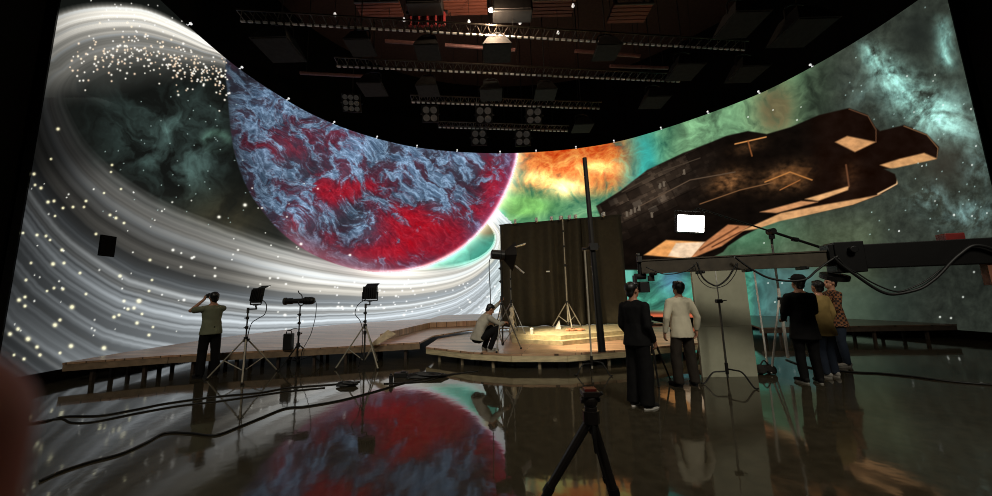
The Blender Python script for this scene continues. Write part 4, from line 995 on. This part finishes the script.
        b = MB(); b.loft([(z+V((0, 0, .0)), 1, 1, side*.047*k+toe*0, toe*.135*k), (z+V((0, 0, .026*k)), 1, 1, side*.047*k, toe*.135*k)])
        for v in b.bm.verts: v.co += toe*.065*k
        b.build('sole', sole or shoes, o)
    # ---- head
    for s in (-1, 1): MB().ball(H((s*.031, .079, .006)), .012*k, (1.2, .7, .7), Hm, 10, 8).build('eye', mat('dark eye', (40, 30, 26), .2), r)
    MB().ball(H((0, .1, -.062)), .016*k, (1.3, .4, .4), Hm, 12, 8).build('mouth', mat('lips', (150, 84, 76), .5), r)
    b = MB(); b.ball(H((0, -.022, .034)), .1*k, (.86, .98, .96), Hm); b.ball(H((0, -.06, -.035)), .06*k, (1.12, .72, 1.05), Hm); b.ball(H((0, .035, .082)), .055*k, (1.2, 1.0, .6), Hm)
    if hair == 'full':
        b.ball(H((0, -.025, .03)), .1*k, (.98, 1.08, 1.05), Hm)
        for i in range(18):
            a = i*2.4; b.ball(H((.066*cos(a), -.025+.07*sin(a), .045+.05*sin(i*1.3))), .03*k)
    b.organic('hair', HAIR, r, .008, 2, .004, 30)
    if hat:
        b = MB(); b.lathe([(.0, .105), (.06, .10), (.094, .062), (.102, .02), (.100, .0), (.08, .0), (.0, .02)], (0, 0, 0), 24); 
        for v in b.bm.verts: v.co = H((v.co.x, v.co.y*1.08-.015, v.co.z+.045))
        o = b.build('cap', hat, r, smooth=True)
        b = MB(); b.ball(H((0, .10, .05)), .07*k, (1.05, 1.0, .12), Hm); b.build('peak', hat, o)
    r.location = loc; r.rotation_euler = (0, 0, yaw)
    return r
def pm_(name, c, var=.2, scale=5): return mat(name, c, .85, 0, var, scale, spec=.25)
BLKCLOTH = pm_('black cotton', (8, 7, 8)); DENIM = pm_('dark denim', (38, 46, 60)); DARKT = pm_('dark brown twill', (46, 40, 34))
SHOEB = pm_('black shoe', (20, 19, 19)); SOLEW = pm_('white rubber sole', (206, 202, 194)); SHOEW = pm_('grey trainer', (150, 146, 138))
# man photographing the screen
pl_ = on(207, 376.5)
ph = person('person in a grey green T-shirt with arms raised taking a photo of the LED wall', pl_, radians(56), 1.80, pm_('grey green cotton', (112, 115, 94)), BLKCLOTH, SHOEB, sleeve='short',
       arms={-1: ((-.30, .26, 1.36), (-.075, .30, 1.60), (.25, .35, .9), (1, .2, 0), 1.0), 1: ((.20, .36, 1.40), (.085, .30, 1.58), (-.25, .35, .9), (-1, .2, 0), 1.0)}, head=(0, -.05), wide=.012,
       legs={-1: ((-.11, .03, .49), (-.14, -.05, .085), (-.3, 1, 0)), 1: ((.11, .02, .49), (.13, .0, .085), (.3, 1, 0))})
k_ = 1.80/1.75; Rr = Matrix.Rotation(radians(56), 3, 'Z'); cc = V(pl_)+Rr@V((0, .27*k_, 1.665*k_))
r = thing('photo_camera', cc, 'black photo camera held up to the face of the man at the left', 'camera')
b = MB(); b.box(cc, (.13, .06, .085), Rr); b.box(cc+Rr@V((0, 0, .05)), (.05, .05, .03), Rr); b.build('body', BLKP, r, bevel=.008)
MB().tube(cc+Rr@V((0, .03, 0)), cc+Rr@V((0, .12, 0)), .034).build('lens', BLK, r)
# crew member squatting on the centre stage
cz = on(487, 351, .33)
person('person in a pale grey top squatting beside the hooded lamp stand', cz, radians(-62), 1.70, pm_('pale grey jersey', (176, 170, 156)), BLKCLOTH, SHOEW,
       spine=[(0, -.24, .30), (0, -.22, .42), (0, -.17, .53), (0, -.09, .65), (0, .0, .76), (0, .05, .82)], neck=(0, .11, .945), head=(0, .1),
       legs={-1: ((-.16, .20, .50), (-.13, .0, .085), (-.25, 1, 0)), 1: ((.16, .20, .50), (.13, .02, .085), (.25, 1, 0))},
       arms={-1: ((-.16, .26, .94), (-.06, .40, 1.10), (.1, .4, .9), (0, 1, 0), 1.0), 1: ((.20, .25, .60), (.08, .42, .62), (-.2, .9, .1), (0, 0, -1), .9)}, hem=.86)
# man in black by the crane tip
person('person in all black with wide trousers, back turned, standing under the crane tip', on(642, 407), radians(-55), 1.70, BLKCLOTH, BLKCLOTH, SHOEB, SOLEW, wide=.028,
       arms={1: ((.215, -.04, 1.12), (.20, .12, .90), (-.1, .5, -.9), (-1, 0, 0), .8), -1: ((-.21, -.02, 1.12), (-.18, .14, .92), (.2, .5, -.9), (1, 0, 0), .8)}, hem=.84, head=(-.15, 0))
# person in white
person('person in an off white long sleeved top, back turned, left of the flat board', on(687, 386), radians(6), 1.72, pm_('off white cotton', (208, 200, 176), .08), DARKT, SHOEB, None, hair='full', wide=.016, hem=.80,
       arms={1: ((.275, -.05, 1.13), (.29, .03, .90), (0, .15, -1), (-1, 0, 0), .6), -1: ((-.275, -.04, 1.13), (-.28, .04, .88), (0, .15, -1), (1, 0, 0), .6)},
       legs={-1: ((-.13, .02, .49), (-.15, -.02, .085), (-.3, 1, 0)), 1: ((.13, .02, .49), (.15, .0, .085), (.3, 1, 0))})
# group at the right
person('person in a black coat and cap, back turned, nearest of the group at the right', on(812, 383), radians(-12), 1.76, BLKCLOTH, BLKCLOTH, SHOEB, SHOEW, coat=True, hem=.70, hat=BLKCLOTH, head=(.1, .12),
       arms={1: ((.235, .08, 1.14), (.17, .27, 1.06), (-.2, 1, .1), (0, 0, -1), .7), -1: ((-.235, .04, 1.13), (-.17, .2, 1.0), (.2, 1, 0), (0, 0, -1), .7)})
person('person in an ochre jacket and jeans, partly hidden beside the man in the black cap', on(830.5, 377), radians(14), 1.68, pm_('ochre jacket cloth', (150, 126, 76)), DENIM, SHOEW, None, coat=True, hem=.74, head=(-.3, 0))
plaid = pm_('checked jacket cloth', (150, 96, 62))
nt = plaid.node_tree; tcn = nt.nodes.new('ShaderNodeTexCoord'); ck = nt.nodes.new('ShaderNodeTexChecker'); ck.inputs['Scale'].default_value = 24
ck.inputs[1].default_value = (*lin((136, 90, 60)), 1); ck.inputs[2].default_value = (*lin((44, 36, 34)), 1)
nt.links.new(tcn.outputs['Object'], ck.inputs[0]); nt.links.new(ck.outputs[0], nt.nodes['Principled BSDF'].inputs['Base Color'])
person('person in a checked brown jacket facing left, at the right end of the group', on(843, 366), radians(75), 1.76, plaid, DENIM, SHOEW, None, coat=True, hem=.76,
       arms={1: ((.24, .05, 1.14), (.10, .26, 1.10), (-.3, .9, .2), (0, 0, -1), .8), -1: ((-.24, .08, 1.13), (-.08, .26, 1.02), (.3, .9, 0), (0, 0, -1), .8)}, head=(.1, 0))

# the photographer's own fingertip over the corner of the lens
tip = at(-98, 392, .034); FS = mat('finger skin', (150, 74, 58), .6, var=.05)
r = thing('hand', tip+V((-.02, 0, -.04)), 'out of focus fingertip of the photographer at the lower left edge', 'hand')
b = MB(); wd = .0095
b.limb([(tip+V((0, 0, -.004)), .0085), (tip+V((-.0005, -.001, -.022)), .0093), (tip+V((-.004, -.006, -.047)), .0098), (tip+V((-.012, -.022, -.072)), .0105)], 14)
pal = tip+V((-.035, -.03, -.10))
b.limb([(tip+V((-.012, -.022, -.072)), .0105), (pal, .02), (pal+V((-.03, -.04, -.04)), .026)], 14)
for i in range(3):
    q = pal+V((-.018*(i+1), .004, .012)); b.limb([(q, .012), (q+V((.004, .03, .018)), .0105), (q+V((.008, .028, -.012)), .0098), (q+V((.006, .008, -.022)), .009)], 10)
    b.limb([(pal+V((-.03, -.03, -.03)), .022), (q, .013)], 10)
b.limb([(pal+V((-.02, -.03, -.04)), .018), (pal+V((.0, -.005, -.045)), .0125), (pal+V((.012, .018, -.035)), .0105), (pal+V((.014, .035, -.022)), .0095)], 10)
b.limb([(pal+V((-.03, -.04, -.04)), .026), (pal+V((-.09, -.10, -.10)), .03), (pal+V((-.2, -.22, -.22)), .036)], 14)
b.organic('palm_and_fingers', FS, r, .0016, 2)
b = MB(); b.ball(tip+V((0, -.008, -.004)), .006, (.9, .25, 1.2)); b.build('fingernail', mat('nail', (186, 120, 104), .3), r)

# ================================================================ ceiling rig
def truss(xa, xb, pyz, label):
    a, c = xa, xb; d = (c-a).normalized(); L_ = (c-a).length
    r = thing('truss', (a+c)/2, label, 'truss', 'lighting trusses overhead')
    n = V((-d.y, d.x, 0)); W_ = .20
    offs = [V((0, 0, 0)), n*W_+V((0, 0, W_*.9)), n*-W_+V((0, 0, W_*.9))]
    TM = mat('truss aluminium', (84, 78, 70), .35, .8)
    for o_ in offs: MB().tube(a+o_, c+o_, .026).build('chord', TM, r)
    b = MB(); N_ = max(6, round(L_/.33))
    for i in range(N_):
        p, q, m_ = a+d*(L_*i/N_), a+d*(L_*(i+1)/N_), a+d*(L_*(i+.5)/N_)
        for o_ in offs[1:]: b.tube(p, m_+o_, .012, seg=6); b.tube(m_+o_, q, .012, seg=6)
        b.tube(p+offs[1], p+offs[2], .012, seg=6)
    b.build('lacing', TM, r)
    b = MB(); N_ = max(5, round(L_/.2))
    for i in range(N_): b.box(a+d*(L_*(i+.5)/N_)+V((0, -.03, -.03)), (.12, .05, .05), Matrix.Rotation(atan2(d.y, d.x), 3, 'Z'))
    tag(b.build('bright_dots', mat('painted bright dot', (240, 238, 232), .5), r), kind='stuff')  # white blocks: the truss's dotted line of light, put into colour
    for f in (.12, .5, .88): b = MB(); b.tube(a+d*(L_*f)+V((0, 0, W_)), a+d*(L_*f)+V((0, 0, 15-a.z)), .008, seg=6); b.build('hanging_wire', BLK, r)
    return r
ZR = 9.5
rows = [((240, 21), (745, 50)), ((336, 66), (680, 81.5)), ((411, 102), (600, 108.5)), ((438, 127), (568, 131))]
for (p, q), lb in zip(rows, ('longest lighting truss, nearest of the four overhead', 'second lighting truss overhead, counted from the nearest', 'third lighting truss overhead, short', 'shortest lighting truss, farthest back above the LED wall')):
    truss(on(*p, ZR), on(*q, ZR), ZR, lb)
def batten(p, q, z, label):
    a, c = on(*p, z), on(*q, z); r = thing('batten', (a+c)/2, label, 'batten', 'pipe battens overhead')
    MB().tube(a, c, .06).build('tube', mat('dull pinkish tube', (112, 78, 74), .5), r)
    for f in (.08, .92):
        p_ = a.lerp(c, f); MB().tube(p_, V((p_.x, p_.y, 15)), .012, seg=6).build('hanger', BLK, r)
    return r
for i, (p, q, lb) in enumerate((((445, 45), (515, 50), 'pinkish pipe batten under the nearest truss, left of centre'), ((575, 51), (640, 56), 'pinkish pipe batten right of centre under the nearest truss'), ((385, 41), (430, 44), 'short pinkish pipe batten at the left under the nearest truss'), ((300, 73), (378, 77), 'dim pipe batten left of the second truss'), ((610, 66), (668, 68), 'dim pipe batten at the right above the second truss'))):
    batten(p, q, 10.2, lb)
HOOD = mat('grey hood cloth', (44, 43, 41), .8, spec=.2)
def softlight(px, py, wpx, z, label):
    c = on(px, py, z); s = (c-EYE).length/FPX*wpx; r = thing('soft_light', c, label, 'soft light', 'hooded soft lights hung from the trusses')
    b = MB(); b.hull([c+V((sx*s*f, sy*s*f, zz)) for sx in (-.5, .5) for sy in (-.5, .5) for f, zz in ((1, -.25*s), (.55, .25*s))]); b.build('hood', HOOD, r)
    MB().box(c+V((0, 0, -.26*s)), (s*.92, s*.92, .02)).build('diffuser', HOOD, r)
    b = MB(); b.path([c+V((-.34*s, 0, .1*s)), c+V((-.3*s, 0, .45*s)), c+V((0, 0, .55*s)), c+V((.3*s, 0, .45*s)), c+V((.34*s, 0, .1*s))], .025); b.build('yoke', BLK, r)
    MB().tube(c+V((0, 0, .5*s)), V((c.x, c.y, 15)), .02, seg=6).build('hanger', BLK, r)
    return r
for px, py, w_, lb in ((280,42,34,'hooded soft light at the far left of the rig'),(373,84,26,'hooded soft light hanging at the left between the second and third trusses'),(361,42,26,'hooded soft light under the nearest truss, second from the left'),(428,86,24,'hooded soft light above the left end of the third truss'),(428,47,26,'hooded soft light under the nearest truss left of centre'),(491,90,25,'hooded soft light above the middle of the third truss'),(497,47,30,'hooded soft light under the middle of the nearest truss'),
                    (545,90,24,'hooded soft light right of centre above the third truss'),(582,124,22,'hooded soft light beside the right end of the shortest truss'),(654,97,25,'hooded soft light hanging right of the third truss'),(684,66,28,'hooded soft light under the right part of the nearest truss'),(746,68,26,'hooded soft light beyond the right end of the nearest truss'),(800,24,34,'hooded soft light at the far right of the rig'),(740,17,32,'hooded soft light second from the right at the top'),(606,47,26,'hooded soft light right of centre under the nearest truss')):
    softlight(px, py, w_*.8, 9.0 if py > 60 else 9.3, lb)
def blinder(px, py, wpx, n, z, label):
    c = on(px, py, z); s = (c-EYE).length/FPX*wpx; r = thing('blinder', c, label, 'blinder lamp', 'round cell blinders hung at the back of the rig')
    dn = (EYE-c); dn = V((dn.x*.4, dn.y, dn.z)).normalized(); q = dn.to_track_quat('Z', 'Y').to_matrix()
    b = MB(); b.box(c-dn*.12, (s, s, .16), q); b.build('housing', BLK, r, bevel=.02)
    for i in range(n):
        for j in range(n):
            o_ = c+q@V(((i-(n-1)/2)*s*.9/n, (j-(n-1)/2)*s*.9/n, 0)); u = s*.9/n*.44
            b = MB(); b.lathe([(u, -.05), (u, .02), (u*.9, .02), (u*.75, -.01), (.001, -.02)], o_, rot=q); b.build('cell', mat('grey reflector', (110, 106, 98), .4, .3, emit=((1, .95, .88), .012)), r)
    b = MB(); b.tube(c+q@V((-s*.6, 0, -.1)), c+q@V((s*.6, 0, -.1)), .03); b.tube(c-dn*.2, V(((c-dn*.2).x, (c-dn*.2).y, 15)), .02, seg=6); b.build('hanger', BLK, r)
    return r
for px, py, w_, n, lb in ((351,103,15,3,'square nine cell blinder at the left of the rig'),(430,114,15,2,'four cell blinder left of the third truss'),(484,115,16,2,'four cell blinder below the middle of the third truss'),(534,116,15,2,'four cell blinder below the right of the third truss'),(479,137.5,15,2,'four cell blinder hanging lowest below the shortest truss, left one'),(523,138,15,2,'four cell blinder hanging lowest below the shortest truss, right one')):
    blinder(px, py, w_, n, 9.0, lb)
# plank galleries above the rig
PLK = mat('red brown plank', (112, 60, 42), .7, stretch=(1, 12, 1), scale=3)
for px0, px1, py0, py1, lb in ((445, 487, 1, 12, 'red brown timber gallery above the rig, left of the work lamp'), (528, 575, 2, 14, 'red brown timber gallery above the rig, right of the hanging boxes'), (608, 652, 6, 20, 'red brown timber gallery above the rig, farthest right'), (360, 400, 4, 14, 'red brown timber gallery above the rig, farthest left')):
    z = 11.5; a = on(px0, py1, z); c = on(px1, py0, z); w_ = c.x-a.x; d_ = abs(c.y-a.y)+.3; ctr = (a+c)/2
    r = thing('gallery', ctr, lb, 'gallery', 'timber galleries above the rig')
    for k in range(5):
        MB().box(ctr+V((0, (k-2)*d_/5, 0)), (w_, d_/5-.04, .06)).build('plank', PLK, r)
    for sx in (-1, 1): MB().box(ctr+V((sx*w_*.46, 0, .08)), (.1, d_, .1)).build('joist', BLK, r)
    b = MB(); b.tube(ctr+V((-w_*.5, -d_*.5, -.03)), ctr+V((w_*.5, -d_*.5, -.03)), .04); b.tube(ctr+V((-w_*.4, 0, .1)), V((ctr.x-w_*.4, ctr.y, 15)), .02, seg=6); b.tube(ctr+V((w_*.4, 0, .1)), V((ctr.x+w_*.4, ctr.y, 15)), .02, seg=6); b.build('edge_rail', DSTEEL, r)
for px, py, wx, hx, lb in ((425, 3, 28, 12, 'black hanging speaker box at the top, left one'), (512, 6, 32, 20, 'black hanging speaker box at the top, right of the white work lamp')):
    c = on(px, py, 10.5); s = (c-EYE).length/FPX; r = thing('speaker_box', c, lb, 'speaker')
    MB().box(c, (wx*s, .5, hx*s)).build('cabinet', BLK, r, bevel=.03); MB().box(c-V((0, .26, 0)), (wx*s*.9, .02, hx*s*.85)).build('grille', DGREY, r)
    b = MB()
    for sx in (-1, 1): b.tube(c+V((sx*wx*s*.4, 0, hx*s*.4)), V((c.x+sx*wx*s*.4, c.y, 15)), .015, seg=6)
    b.build('hanging_wire', BLK, r)
c = on(427, 19, 10.2); s = (c-EYE).length/FPX; r = thing('banner', c, 'dull red ribbed cloth gathered above the nearest truss', 'cloth')
b = MB()
for k in range(9): b.tube(c+V(((k-4)*3.4*s, .03*(k % 2), -6*s)), c+V(((k-4)*3.4*s, .03*(k % 2), 6*s)), 1.5*s, seg=8)
b.build('ribs', mat('dull red cloth', (120, 24, 24), .8), r); MB().tube(c+V((-17*s, 0, 6*s)), c+V((17*s, 0, 6*s)), .05).build('rail', BLK, r)
b = MB(); b.tube(c+V((0, 0, 6*s)), V((c.x, c.y, 15)), .015, seg=6); b.build('hanging_wire', BLK, r)
c = on(491, 10, 10.2); r = thing('work_lamp', c, 'small lit white work lamp at the top of the rig', 'lamp')
b = MB(); b.lathe([(.04, .16), (.06, .12), (.09, 0), (.085, 0), (.04, .11)], c); b.tube(c+V((0, 0, .15)), V((c.x, c.y, 15)), .015, seg=6); b.build('shade', WHITEP, r)
MB().ball(c+V((0, 0, .0)), .07).build('bulb', mat('lit bulb', (255, 250, 240), .4, emit=((1, .9, .78), 4)), r)
wl = bpy.data.lights.new('work_light', 'POINT'); wo = bpy.data.objects.new('work_light', wl); COL.objects.link(wo); wo.location = c-V((0, .1, .5)); wl.energy = 300; wl.color = (1, .72, .5); wl.shadow_soft_size = .1
for px, py in ((404,20),(469,22),(573,6),(558,33),(520,23),(335,15)):
    c = on(px, py, 10.6); b = MB(); b.ball(c, .05); b.box(c+V((0, 0, .05)), (.05, .05, .04))
    o = tag(b.build('pilot_light', mat('pilot light', (230, 230, 230), .4, emit=((1, .95, .9), .6))), 'tiny white pilot light high above the trusses', 'pilot light', 'pilot lights above the trusses')
    MB().tube(c+V((0, 0, .06)), V((c.x, c.y, 15)), .008, seg=6).build('stem', BLK, o)

# unseen house lights, added high behind the camera to light crew and boards
for (x, y, z), t_, e in (((4.5, -3.0, 9.5), (4.5, 6.5, .5), 2300), ((-4.5, -3.0, 9.5), (-3, 7, .3), 1500)):
    l = bpy.data.lights.new('unseen_house_light', 'SPOT'); o = bpy.data.objects.new('unseen_house_light', l); COL.objects.link(o); o.location = (x, y, z)
    o.rotation_euler = (V(t_)-V((x, y, z))).to_track_quat('-Z', 'Y').to_euler(); l.energy = e; l.color = (1, .93, .78); l.spot_size = radians(70); l.spot_blend = .9; l.shadow_soft_size = 1.4
